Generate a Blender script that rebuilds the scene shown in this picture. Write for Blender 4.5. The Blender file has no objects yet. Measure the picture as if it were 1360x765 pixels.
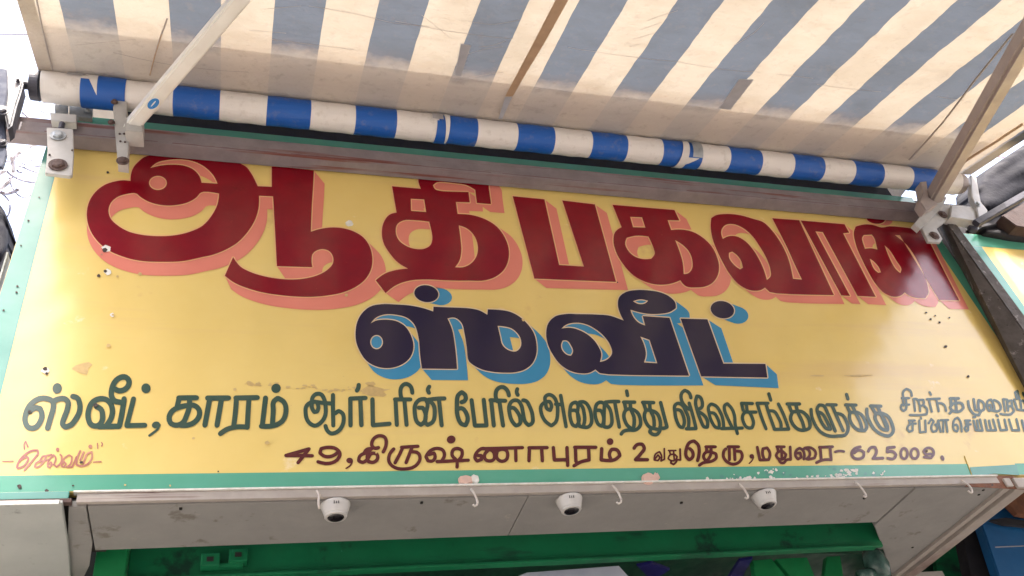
import bpy, bmesh, math, random
from mathutils import Vector, Matrix, noise
from mathutils.geometry import delaunay_2d_cdt
random.seed(7)
sc = bpy.context.scene
COL = sc.collection
# ---------------------------------------------------------------- camera, world, sun, exposure
F, CX, CY, D = 1160.0, 680.0, 382.5, 2.3          # focal length in pixels of the 1360 px wide photograph; camera D metres in front of the sign
AX = Vector((0.95368, 0.04970, 0.29643)); AZ = Vector((-0.16469, -0.73837, 0.65399))
AX.normalize(); AZ = (AZ - AZ.dot(AX)*AX).normalized(); AY = AZ.cross(AX)
EYE = Vector((0, -D, 0))
cam = bpy.data.cameras.new('camera'); co = bpy.data.objects.new('camera', cam); COL.objects.link(co)
cam.sensor_width = 36; cam.lens = 36*F/1360; cam.clip_start = 0.02; cam.clip_end = 2000
right = Vector((AX[0], AY[0], AZ[0])); down = Vector((AX[1], AY[1], AZ[1])); fwd = Vector((AX[2], AY[2], AZ[2]))
m = Matrix((right, -down, -fwd)).transposed().to_4x4(); m.translation = EYE
co.matrix_world = m; sc.camera = co
SUN_EL, SUN_AZ = math.radians(68), math.radians(176)    # azimuth measured from +Y (into the wall) clockwise: the sun stands over the street
w = bpy.data.worlds.new('World'); sc.world = w; w.use_nodes = True
nt = w.node_tree; bg = nt.nodes['Background']
sky = nt.nodes.new('ShaderNodeTexSky'); sky.sky_type = 'NISHITA'; sky.sun_disc = False
sky.sun_elevation = SUN_EL; sky.sun_rotation = SUN_AZ; sky.air_density = 1.0; sky.dust_density = 10.0; sky.ozone_density = 0.3
nt.links.new(sky.outputs[0], bg.inputs[0]); bg.inputs[1].default_value = 0.15
sl = bpy.data.lights.new('sun', 'SUN'); sl.energy = 2.0; sl.angle = math.radians(0.6); sl.color = (1, 0.97, 0.92)
so = bpy.data.objects.new('sun', sl); COL.objects.link(so)
sd = Vector((math.sin(SUN_AZ)*math.cos(SUN_EL), math.cos(SUN_AZ)*math.cos(SUN_EL), math.sin(SUN_EL)))
so.rotation_euler = sd.to_track_quat('Z', 'Y').to_euler()
sc.view_settings.view_transform = 'Standard'; sc.view_settings.look = 'None'
sc.view_settings.exposure = 2.75; sc.view_settings.gamma = 1.0

# ---------------------------------------------------------------- points measured in the photograph, put on a plane of the place
def ray(u, v):
    d = Vector((u-CX, v-CY, F)); return Vector((d.dot(AX), d.dot(AY), d.dot(AZ)))
def at(u, v, y=0.0):
    r = ray(u, v); return EYE + r*((D+y)/r.y)
def atz(u, v, z):
    r = ray(u, v); return EYE + r*(z/r.z)
SL = 0.36                                          # the awning falls 0.36 m for every metre it runs out
def awn(u, v, off=0.0):
    r = ray(u, v); return EYE + r*((3.05-off-SL*D)/(r.z-SL*r.y))

# ---------------------------------------------------------------- materials
def mat(name, c1, c2=None, scale=8, rough=0.6, bump=0.0, bscale=60, spots=None, spot_amt=0.5, spot_scale=30, spec=0.5, metal=0.0, detail=6,
        streak=None, coat=0.0, lo=0.42, hi=0.62, bump2=0.0, b2scale=2.0):
    m = bpy.data.materials.new(name); m.use_nodes = True; n = m.node_tree.nodes; L = m.node_tree.links
    p = n['Principled BSDF']; p.inputs['Roughness'].default_value = rough; p.inputs['Metallic'].default_value = metal
    p.inputs['Specular IOR Level'].default_value = spec; p.inputs['Coat Weight'].default_value = coat; p.inputs['Coat Roughness'].default_value = 0.12
    g = n.new('ShaderNodeNewGeometry')
    def nz(sc_, det=detail, src=None):
        t = n.new('ShaderNodeTexNoise'); t.inputs['Scale'].default_value = sc_; t.inputs['Detail'].default_value = det
        t.inputs['Roughness'].default_value = 0.62
        L.new(src or g.outputs['Position'], t.inputs['Vector']); return t
    def ramp(src, a, b, ca=(0,0,0,1), cb=(1,1,1,1)):
        r = n.new('ShaderNodeValToRGB'); r.color_ramp.elements[0].position = a; r.color_ramp.elements[1].position = b
        r.color_ramp.elements[0].color = ca; r.color_ramp.elements[1].color = cb; L.new(src, r.inputs[0]); return r
    c2 = c2 or tuple(x*0.8 for x in c1)
    col = ramp(nz(scale).outputs[0], 0.3, 0.7, (*c1, 1), (*c2, 1)).outputs[0]
    def mixin(col, c, fac):
        x = n.new('ShaderNodeMixRGB'); L.new(fac, x.inputs[0]); L.new(col, x.inputs[1]); x.inputs[2].default_value = (*c, 1); return x.outputs[0]
    if spots:
        for i, (c, amt, s) in enumerate(spots):
            f = ramp(nz(s, 5).outputs[0], 0.5+0.28*(1-amt), 0.56+0.28*(1-amt)); col = mixin(col, c, f.outputs[0])
    if streak:
        c, sv, lo_, hi_ = streak
        mp = n.new('ShaderNodeMapping'); mp.inputs['Scale'].default_value = sv; L.new(g.outputs['Position'], mp.inputs[0])
        f = ramp(nz(1.0, 5, mp.outputs[0]).outputs[0], lo_, hi_); col = mixin(col, c, f.outputs[0])
    L.new(col, p.inputs['Base Color'])
    last = None
    if bump:
        b = n.new('ShaderNodeBump'); b.inputs['Strength'].default_value = 1.0; b.inputs['Distance'].default_value = bump
        L.new(nz(bscale).outputs[0], b.inputs['Height']); last = b
    if bump2:
        b = n.new('ShaderNodeBump'); b.inputs['Strength'].default_value = 1.0; b.inputs['Distance'].default_value = bump2
        L.new(nz(b2scale, 2).outputs[0], b.inputs['Height'])
        if last: L.new(last.outputs[0], b.inputs['Normal'])
        last = b
    if last: L.new(last.outputs[0], p.inputs['Normal'])
    rr = ramp(nz(scale*1.7).outputs[0], 0.3, 0.75, (rough*0.8,)*3+(1,), (min(1, rough*1.35),)*3+(1,)); L.new(rr.outputs[0], p.inputs['Roughness'])
    return m
SG = dict(rough=0.19, spec=0.5, bump=0.00012, bscale=45, bump2=0.008, b2scale=2.6)       # enamel paint on sheet metal
M = {}
DIRT = ((0.30,0.20,0.09), 0.10, 55)
M['yellow'] = mat('yellow_enamel', (0.77,0.59,0.205), (0.735,0.545,0.17), 3, spots=[((0.68,0.47,0.17), 0.55, 3.5), ((0.82,0.66,0.36), 0.42, 9), ((0.52,0.36,0.15), 0.30, 38), ((0.16,0.11,0.06), 0.17, 110)], streak=((0.70,0.50,0.2), (0.6,1,7), 0.56, 0.75), **SG)
SG['spec'] = 0.38
M['red'] = mat('dark_red_enamel', (0.24,0.001,0.010), (0.18,0.001,0.009), 9, spots=[((0.27,0.02,0.02), 0.35, 40), ((0.16,0.001,0.006), 0.4, 14)], **SG)
M['salmon'] = mat('salmon_enamel', (0.72,0.235,0.175), (0.68,0.21,0.155), 5, spots=[((0.6,0.25,0.13), 0.12, 30)], **SG)
M['cream'] = mat('cream_line_enamel', (0.85,0.50,0.26), (0.80,0.46,0.22), 5, **SG)
M['cream2'] = mat('pale_line_enamel', (0.78,0.62,0.42), (0.72,0.56,0.36), 5, **SG)
M['navy'] = mat('navy_enamel', (0.014,0.008,0.038), (0.018,0.010,0.036), 6, **SG)
M['sky_blue'] = mat('sky_blue_enamel', (0.035,0.24,0.44), (0.05,0.26,0.46), 6, spots=[((0.09,0.3,0.45), 0.15, 30)], **SG)
M['dkgreen'] = mat('dark_green_lettering_enamel', (0.030,0.075,0.058), (0.045,0.080,0.060), 12, **SG)
M['brown'] = mat('maroon_lettering_enamel', (0.085,0.014,0.018), (0.11,0.02,0.02), 12, **SG)
M['faded'] = mat('faded_pink_enamel', (0.30,0.075,0.075), (0.50,0.25,0.17), 12, **SG)
M['green'] = mat('border_green_enamel', (0.085,0.34,0.23), (0.11,0.37,0.27), 4, spots=[((0.55,0.62,0.55), 0.10, 22), ((0.04,0.10,0.08), 0.06, 70)], **SG)
M['teal'] = mat('pale_teal_enamel', (0.12,0.34,0.29), (0.09,0.28,0.235), 4, spots=[((0.55,0.62,0.55), 0.10, 22)], **SG)
M['steelside'] = mat('bare_sheet_edge', (0.30,0.34,0.32), (0.2,0.22,0.2), 20, rough=0.5)
M['chipwhite'] = mat('chipped_white_paint', (0.80,0.80,0.76), (0.6,0.58,0.52), 40, rough=0.6, bump=0.001, bscale=90)
M['trim'] = mat('dirty_grey_trim', (0.42,0.38,0.34), (0.34,0.30,0.27), 14, rough=0.6, bump=0.0006, bscale=60, spots=[((0.12,0.06,0.05), 0.2, 26)], streak=((0.16,0.09,0.08), (1.5,1,60), 0.58, 0.70))
M['soffit'] = mat('grey_soffit_board', (0.285,0.277,0.265), (0.25,0.245,0.235), 7, rough=0.7, bump=0.0004, bscale=120, spots=[((0.18,0.165,0.145), 0.55, 9), ((0.33,0.31,0.28), 0.4, 17), ((0.12,0.10,0.085), 0.22, 50)])
M['soffit_pale'] = mat('pale_soffit_board', (0.44,0.46,0.44), (0.38,0.40,0.385), 6, rough=0.7, bump=0.0004, bscale=90, spots=[((0.27,0.28,0.27), 0.45, 14), ((0.52,0.54,0.52), 0.4, 7), ((0.2,0.19,0.17), 0.2, 45)])
M['gap'] = mat('dark_joint', (0.02,0.018,0.016), None, 10, rough=0.9)
M['beam'] = mat('worn_painted_timber', (0.235,0.205,0.215), (0.17,0.145,0.155), 10, rough=0.75, bump=0.0014, bscale=55, streak=((0.16,0.055,0.045), (1.2,40,40), 0.56, 0.66), spots=[((0.10,0.035,0.03), 0.13, 34), ((0.38,0.33,0.31), 0.2, 20)])
M['lintel'] = mat('green_gloss_paint', (0.008,0.19,0.075), (0.007,0.14,0.055), 5, rough=0.4, bump=0.0006, bscale=30, spots=[((0.008,0.05,0.03), 0.6, 5), ((0.06,0.035,0.02), 0.28, 13), ((0.03,0.25,0.13), 0.3, 26)], streak=((0.012,0.05,0.035), (3,1,14), 0.56, 0.72))
M['green_bright'] = mat('bright_green_paint', (0.01,0.22,0.07), (0.008,0.16,0.05), 7, rough=0.4, bump=0.0006, bscale=40)
M['green_dark'] = mat('murky_green_paint', (0.006,0.06,0.03), (0.004,0.03,0.018), 9, rough=0.5, spots=[((0.003,0.006,0.006), 0.3, 9)])
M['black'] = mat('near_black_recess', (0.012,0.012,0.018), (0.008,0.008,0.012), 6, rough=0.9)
M['blue_wall'] = mat('saturated_blue_board', (0.008,0.11,0.30), (0.006,0.085,0.24), 6, rough=0.5, bump=0.0005, bscale=80, spots=[((0.03,0.16,0.34), 0.1, 20)])
M['white_metal'] = mat('cream_white_painted_steel', (0.46,0.455,0.44), (0.36,0.35,0.335), 12, rough=0.45, bump=0.0004, bscale=60, spots=[((0.25,0.14,0.09), 0.08, 45), ((0.40,0.38,0.34), 0.22, 18)])
M['arm_white'] = mat('white_arm_paint', (0.70,0.69,0.66), (0.62,0.60,0.56), 9, rough=0.38, spots=[((0.36,0.30,0.26), 0.07, 40)])
M['arm_brown'] = mat('brownish_arm_paint', (0.40,0.35,0.335), (0.31,0.265,0.255), 7, rough=0.5, bump=0.0004, bscale=70, spots=[((0.18,0.11,0.10), 0.15, 25)])
M['rust'] = mat('rusty_bolt', (0.12,0.075,0.065), (0.07,0.045,0.04), 60, rough=0.7, bump=0.001, bscale=160)
M['rust_orange'] = mat('rust_brown_sheet', (0.22,0.09,0.045), (0.12,0.05,0.03), 26, rough=0.8, bump=0.002, bscale=60, spots=[((0.35,0.20,0.12), 0.2, 40)])
M['galv'] = mat('galvanised_steel', (0.40,0.43,0.46), (0.28,0.31,0.33), 30, rough=0.4, metal=0.4)
M['cast_grey'] = mat('blue_grey_cast_metal', (0.07,0.08,0.11), (0.04,0.045,0.07), 18, rough=0.85, spec=0.2, bump=0.001, bscale=60)
M['cast'] = mat('dark_grey_cast_metal', (0.05,0.05,0.07), (0.03,0.03,0.045), 18, rough=0.5, bump=0.001, bscale=60)
M['tarp'] = mat('dark_navy_tarpaulin', (0.0025,0.003,0.007), (0.005,0.0055,0.011), 5, rough=0.9, spec=0.15, bump=0.004, bscale=22)
M['post'] = mat('weathered_dark_timber', (0.045,0.036,0.033), (0.085,0.075,0.07), 16, rough=0.85, bump=0.002, bscale=60, spots=[((0.20,0.18,0.175), 0.6, 22), ((0.02,0.014,0.014), 0.5, 34)])
M['rail_scar'] = mat('reddish_scar_in_paint', (0.16,0.055,0.05), (0.10,0.03,0.03), 30, rough=0.8)
M['post2'] = mat('reddish_dark_timber_edge', (0.05,0.026,0.023), (0.03,0.018,0.017), 16, rough=0.85, bump=0.002, bscale=60)
M['plastic'] = mat('white_camera_plastic', (0.55,0.54,0.52), (0.48,0.46,0.44), 14, rough=0.35)
M['lens'] = mat('dark_dome_glass', (0.012,0.010,0.012), None, 8, rough=0.08, spec=0.8)
M['hook'] = mat('cream_hook_paint', (0.62,0.58,0.52), (0.45,0.38,0.34), 40, rough=0.45)
M['pink'] = mat('pinkish_putty', (0.72,0.48,0.38), (0.60,0.42,0.36), 60, rough=0.7, bump=0.002, bscale=90, spots=[((0.7,0.66,0.6), 0.3, 60)])
M['dirt'] = mat('dirt_mark', (0.50,0.35,0.14), (0.62,0.44,0.18), 60, rough=0.6)
M['blackdot'] = mat('nail_hole_black', (0.05,0.035,0.03), None, 60, rough=0.7)
M['tape'] = mat('grey_tape', (0.42,0.42,0.44), (0.34,0.34,0.36), 20, rough=0.4)
M['tape_brown'] = mat('brown_seam_tape', (0.23,0.14,0.075), (0.16,0.10,0.055), 12, rough=0.5)
M['sticker'] = mat('blue_sticker', (0.02,0.20,0.55), None, 20, rough=0.3)
M['wire'] = mat('grey_cable', (0.20,0.18,0.22), (0.26,0.24,0.27), 10, rough=0.6)
M['wirelt'] = mat('pale_cable', (0.5,0.47,0.48), (0.4,0.38,0.4), 10, rough=0.6)
M['redwire'] = mat('orange_red_cord', (0.60,0.12,0.06), None, 10, rough=0.6)
M['inner'] = mat('pale_blue_interior_board', (0.62,0.66,0.78), (0.45,0.50,0.64), 3, rough=0.35)
M['violet'] = mat('violet_blue_plastic', (0.015,0.015,0.13), (0.01,0.01,0.07), 8, rough=0.4)
M['glasspot'] = mat('greenish_glazed_fitting', (0.07,0.15,0.13), (0.02,0.05,0.045), 26, rough=0.2)
M['concrete'] = mat('pale_concrete', (0.42,0.40,0.37), (0.34,0.32,0.30), 5, rough=0.85, bump=0.003, bscale=30)
M['asphalt'] = mat('dusty_asphalt', (0.14,0.13,0.12), (0.11,0.10,0.09), 3, rough=0.9, bump=0.004, bscale=30)

# vinyl of the awning: pale grey backing seen from below, blue and white face above, light shines through both
X0, PER, BW = 0.064, 0.3434, 0.168
def stripe_nodes(n, L, g):
    s = n.new('ShaderNodeSeparateXYZ'); L.new(g.outputs['Position'], s.inputs[0])
    nzz = n.new('ShaderNodeTexNoise'); nzz.inputs['Scale'].default_value = 6; L.new(g.outputs['Position'], nzz.inputs['Vector'])
    a = n.new('ShaderNodeMath'); a.operation = 'MULTIPLY_ADD'; L.new(nzz.outputs[0], a.inputs[0]); a.inputs[1].default_value = 0.006; L.new(s.outputs[0], a.inputs[2])
    b = n.new('ShaderNodeMath'); b.operation = 'SUBTRACT'; L.new(a.outputs[0], b.inputs[0]); b.inputs[1].default_value = X0+0.003
    c = n.new('ShaderNodeMath'); c.operation = 'FLOORED_MODULO'; L.new(b.outputs[0], c.inputs[0]); c.inputs[1].default_value = PER
    d = n.new('ShaderNodeMath'); d.operation = 'LESS_THAN'; L.new(c.outputs[0], d.inputs[0]); d.inputs[1].default_value = BW
    return s, d.outputs[0]
def mix(n, L, fac, c1, c2):
    x = n.new('ShaderNodeMixRGB')
    if isinstance(fac, float): x.inputs[0].default_value = fac
    else: L.new(fac, x.inputs[0])
    for i, c in ((1, c1), (2, c2)):
        if isinstance(c, tuple): x.inputs[i].default_value = (*c, 1)
        else: L.new(c, x.inputs[i])
    return x.outputs[0]
def vinyl(roll=False):
    m = bpy.data.materials.new('striped_vinyl_roll' if roll else 'striped_vinyl'); m.use_nodes = True; n = m.node_tree.nodes; L = m.node_tree.links
    g = n.new('ShaderNodeNewGeometry'); s, blue = stripe_nodes(n, L, g)
    if roll:                                                # no stripe printed at the far left end
        k = n.new('ShaderNodeMath'); k.operation = 'GREATER_THAN'; L.new(s.outputs[0], k.inputs[0]); k.inputs[1].default_value = -0.50
        k2 = n.new('ShaderNodeMath'); k2.operation = 'MULTIPLY'; L.new(k.outputs[0], k2.inputs[0]); L.new(blue, k2.inputs[1]); blue = k2.outputs[0]
    def nz(scale, det=5, stretch=None):
        t = n.new('ShaderNodeTexNoise'); t.inputs['Scale'].default_value = scale; t.inputs['Detail'].default_value = det; t.inputs['Roughness'].default_value = 0.65
        if stretch:
            mp = n.new('ShaderNodeMapping'); mp.inputs['Scale'].default_value = stretch; L.new(g.outputs['Position'], mp.inputs[0]); L.new(mp.outputs[0], t.inputs['Vector'])
        else: L.new(g.outputs['Position'], t.inputs['Vector'])
        return t.outputs[0]
    def ramp(src, a, b):
        r = n.new('ShaderNodeMapRange'); r.inputs[1].default_value = a; r.inputs[2].default_value = b; L.new(src, r.inputs[0]); return r.outputs[0]
    face = mix(n, L, blue, (0.74,0.71,0.68), (0.010,0.10,0.42))
    dirt = ramp(nz(26), 0.55, 0.75)
    p = n['Principled BSDF']
    if roll:
        face = mix(n, L, dirt, face, mix(n, L, 0.35, face, (0.30,0.25,0.20)))
        L.new(face, p.inputs['Base Color']); p.inputs['Roughness'].default_value = 0.42
        b = n.new('ShaderNodeBump'); b.inputs['Distance'].default_value = 0.003; L.new(nz(9, 3, (1,6,6)), b.inputs['Height']); L.new(b.outputs[0], p.inputs['Normal'])
        return m
    # a grimy tide line a hand's breadth out from the roller
    pos = n.new('ShaderNodeMath'); pos.operation = 'MULTIPLY_ADD'; L.new(nz(5, 4), pos.inputs[0]); pos.inputs[1].default_value = 0.14; L.new(s.outputs[1], pos.inputs[2])
    g1 = ramp(pos.outputs[0], -0.44, -0.30); g2 = ramp(pos.outputs[0], -0.28, -0.20)
    gi = n.new('ShaderNodeMath'); gi.operation = 'SUBTRACT'; gi.use_clamp = True; L.new(g1, gi.inputs[0]); L.new(g2, gi.inputs[1])
    gn = n.new('ShaderNodeMath'); gn.operation = 'MULTIPLY'; L.new(gi.outputs[0], gn.inputs[0]); L.new(ramp(nz(30), 0.3, 0.6), gn.inputs[1])
    crease = ramp(nz(5, 6, (1.2, 9, 9)), 0.60, 0.72)
    trans = mix(n, L, blue, (0.49,0.445,0.375), (0.135,0.16,0.205))
    trans = mix(n, L, gn.outputs[0], trans, mix(n, L, 0.55, trans, (0.36,0.20,0.09)))
    for sc_, lo_, hi_, dk, st_ in ((8, 0.46, 0.66, 0.87, (1,1.6,1.6)), (34, 0.50, 0.70, 0.86, (1,2.4,2.4)), (2.2, 0.45, 0.65, 0.85, (1,1,1))):
        dm = n.new('ShaderNodeMixRGB'); dm.blend_type = 'MULTIPLY'; L.new(ramp(nz(sc_, 8, st_), lo_, hi_), dm.inputs[0]); L.new(trans, dm.inputs[1]); dm.inputs[2].default_value = (dk, dk*0.985, dk*0.96, 1); trans = dm.outputs[0]
    cr = n.new('ShaderNodeMath'); cr.operation = 'MULTIPLY'; L.new(crease, cr.inputs[0]); cr.inputs[1].default_value = 0.22
    trans = mix(n, L, cr.outputs[0], trans, (0.20,0.20,0.22))
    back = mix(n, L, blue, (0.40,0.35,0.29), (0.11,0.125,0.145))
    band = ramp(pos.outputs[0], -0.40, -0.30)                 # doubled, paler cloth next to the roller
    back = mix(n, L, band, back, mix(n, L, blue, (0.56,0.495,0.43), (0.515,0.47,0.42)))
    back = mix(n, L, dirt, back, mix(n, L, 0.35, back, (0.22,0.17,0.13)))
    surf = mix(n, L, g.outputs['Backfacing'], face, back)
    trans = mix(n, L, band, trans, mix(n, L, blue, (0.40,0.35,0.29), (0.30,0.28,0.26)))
    df = n.new('ShaderNodeBsdfDiffuse'); L.new(surf, df.inputs[0])
    tr = n.new('ShaderNodeBsdfTranslucent'); L.new(trans, tr.inputs[0])
    ms = n.new('ShaderNodeMixShader'); ms.inputs[0].default_value = 0.13; L.new(df.outputs[0], ms.inputs[1]); L.new(tr.outputs[0], ms.inputs[2])
    b = n.new('ShaderNodeBump'); b.inputs['Distance'].default_value = 0.012; L.new(nz(7, 9, (1, 2.2, 2.2)), b.inputs['Height'])
    L.new(b.outputs[0], df.inputs['Normal']); L.new(b.outputs[0], tr.inputs['Normal'])
    L.new(ms.outputs[0], n['Material Output'].inputs[0]); return m
M['vinyl'] = vinyl(); M['vinyl_roll'] = vinyl(True)

# ---------------------------------------------------------------- building helpers
def link(name, me, material, parent=None):
    o = bpy.data.objects.new(name, me); COL.objects.link(o)
    if material is not None and len(me.materials) == 0: me.materials.append(M[material])
    if parent is not None: o.parent = parent
    return o
def empty(name, label, cat, loc=(0,0,0), group=None):
    o = bpy.data.objects.new(name, None); COL.objects.link(o); o.empty_display_size = 0.1; o.location = loc
    tag(o, label, cat, group); return o
def tag(o, label, cat, group=None):
    o['label'] = label; o['category'] = cat
    if group: o['group'] = group
    return o
def tomesh(name, verts, faces, smooth=False):
    me = bpy.data.meshes.new(name); me.from_pydata([tuple(v) for v in verts], [], faces); me.update()
    if smooth: me.polygons.foreach_set('use_smooth', [True]*len(me.polygons))
    return me
def frombm(name, bm, smooth=False):
    bmesh.ops.recalc_face_normals(bm, faces=bm.faces); me = bpy.data.meshes.new(name); bm.to_mesh(me); bm.free()
    if smooth: me.polygons.foreach_set('use_smooth', [True]*len(me.polygons))
    return me
def local(me, parent):                                   # meshes are written in world coordinates; parents stand at their own place
    if parent is not None and parent.location.length > 0: me.transform(Matrix.Translation(-parent.location))
    return me
def put(name, bm, material, parent=None, smooth=False):
    root = parent
    off = Vector()
    while root is not None: off += root.location; root = root.parent
    me = frombm(name, bm, smooth); me.transform(Matrix.Translation(-off)); return link(name, me, material, parent)
def bx(bm, x0, x1, y0, y1, z0, z1, bev=0.0):
    r = bmesh.ops.create_cube(bm, size=1); vs = r['verts']
    for v in vs: v.co = Vector(((x0+x1)/2+v.co.x*(x1-x0), (y0+y1)/2+v.co.y*(y1-y0), (z0+z1)/2+v.co.z*(z1-z0)))
    if bev:
        es = list({e for v in vs for e in v.link_edges}); bmesh.ops.bevel(bm, geom=es, offset=bev, segments=2, affect='EDGES', profile=0.7)
def box(name, dims, material, parent=None, bev=0.0):
    bm = bmesh.new(); bx(bm, *dims, bev=bev); return put(name, bm, material, parent)
def prism(bm, pts, d, bev=0.0):                          # outline pts (Vectors) pushed along the vector d
    a = [bm.verts.new(p) for p in pts]; b = [bm.verts.new(p+d) for p in pts]; n = len(pts)
    fs = [bm.faces.new(a), bm.faces.new(b[::-1])]
    for i in range(n): fs.append(bm.faces.new((a[i], b[i], b[(i+1) % n], a[(i+1) % n])))
    bmesh.ops.recalc_face_normals(bm, faces=fs)
    if bev: bmesh.ops.bevel(bm, geom=[e for e in bm.edges if e.verts[0] in a and e.verts[1] in a], offset=bev, segments=2, affect='EDGES')
def plate(name, pix, y, th, material, parent=None, bev=0.002):
    bm = bmesh.new(); prism(bm, [at(u, v, y) for u, v in pix], Vector((0, th, 0)), bev); return put(name, bm, material, parent)
def zplate(name, pix, z, th, material, parent=None, bev=0.002):
    bm = bmesh.new(); prism(bm, [atz(u, v, z) for u, v in pix], Vector((0, 0, th)), bev); return put(name, bm, material, parent)
def tube(bm, pts, rad, seg=10, cap=True):
    pts = [Vector(p) for p in pts]; rads = rad if isinstance(rad, (list, tuple)) else [rad]*len(pts); rings = []; ref = None
    for i, p in enumerate(pts):
        t = (pts[min(i+1, len(pts)-1)]-pts[max(i-1, 0)]).normalized()
        if ref is None: ref = t.orthogonal().normalized()
        ref = (ref-ref.dot(t)*t).normalized(); q = t.cross(ref)
        rings.append([bm.verts.new(p+(ref*math.cos(2*math.pi*k/seg)+q*math.sin(2*math.pi*k/seg))*rads[i]) for k in range(seg)])
    for a, b in zip(rings, rings[1:]):
        for k in range(seg): bm.faces.new((a[k], a[(k+1) % seg], b[(k+1) % seg], b[k]))
    if cap: bm.faces.new(rings[0][::-1]); bm.faces.new(rings[-1])
def bar(bm, p, q, up, wd, ht, bev=0.004):                # rectangular bar from p to q; up gives the height direction
    p, q = Vector(p), Vector(q); t = (q-p).normalized(); up = (up-up.dot(t)*t).normalized(); s = t.cross(up)
    pts = [p+s*wd/2*a+up*ht/2*b for a, b in ((-1,-1),(1,-1),(1,1),(-1,1))]
    a = [bm.verts.new(x) for x in pts]; b = [bm.verts.new(x+q-p) for x in pts]
    fs = [bm.faces.new(a), bm.faces.new(b[::-1])]
    es = []
    for i in range(4): fs.append(bm.faces.new((a[i], b[i], b[(i+1) % 4], a[(i+1) % 4])))
    es = [e for i in range(4) for e in a[i].link_edges if e.other_vert(a[i]) is b[i]]
    bmesh.ops.recalc_face_normals(bm, faces=fs)
    bmesh.ops.bevel(bm, geom=es, offset=bev, segments=2, affect='EDGES')
def bolt(name, p, axis, r, material, parent, h=0.012, six=True):
    bm = bmesh.new(); axis = Vector(axis).normalized(); p = Vector(p)
    tube(bm, [p, p+axis*0.003], r*1.25, 16); tube(bm, [p+axis*0.003, p+axis*h*0.8, p+axis*h], [r*0.9, r*0.85, r*0.55], 6 if six else 12)
    return put(name, bm, material, parent)
# ---------------------------------------------------------------- lettering
# every glyph is drawn in the coordinates of an enlarged view; VIEW maps that view to the photograph's pixels
VIEW = dict(R1=(100,190,5.667), R2=(100,290,5.667), R3=(300,200,5.667), R4=(280,290,5.667), R5=(480,230,4.5),
    R6=(660,240,4.783), R7=(800,250,4.783), R8=(1000,270,4.69), B1=(460,370,5.1), B2=(600,380,5.4625), B3=(800,375,5.1),
    G1=(20,490,6.8), G2=(200,490,6.8), G3=(390,490,6.8), G4=(580,490,6.8), G5=(740,500,8.5), G6=(880,500,8.5),
    G7=(1030,500,8.0), G8=(1180,500,7.556), N0=(0,570,8.5), N1=(370,570,7.158), N2=(550,570,7.158), N3=(730,570,7.158),
    N4=(900,570,7.158), N5=(1080,570,7.158))

def ell(cx, cy, rx, ry, tilt=0, n=20):
    t = math.radians(tilt)
    return [(cx+rx*math.cos(a)*math.cos(t)-ry*math.sin(a)*math.sin(t), cy+rx*math.cos(a)*math.sin(t)+ry*math.sin(a)*math.cos(t))
            for a in [2*math.pi*k/n for k in range(n)]]

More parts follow.
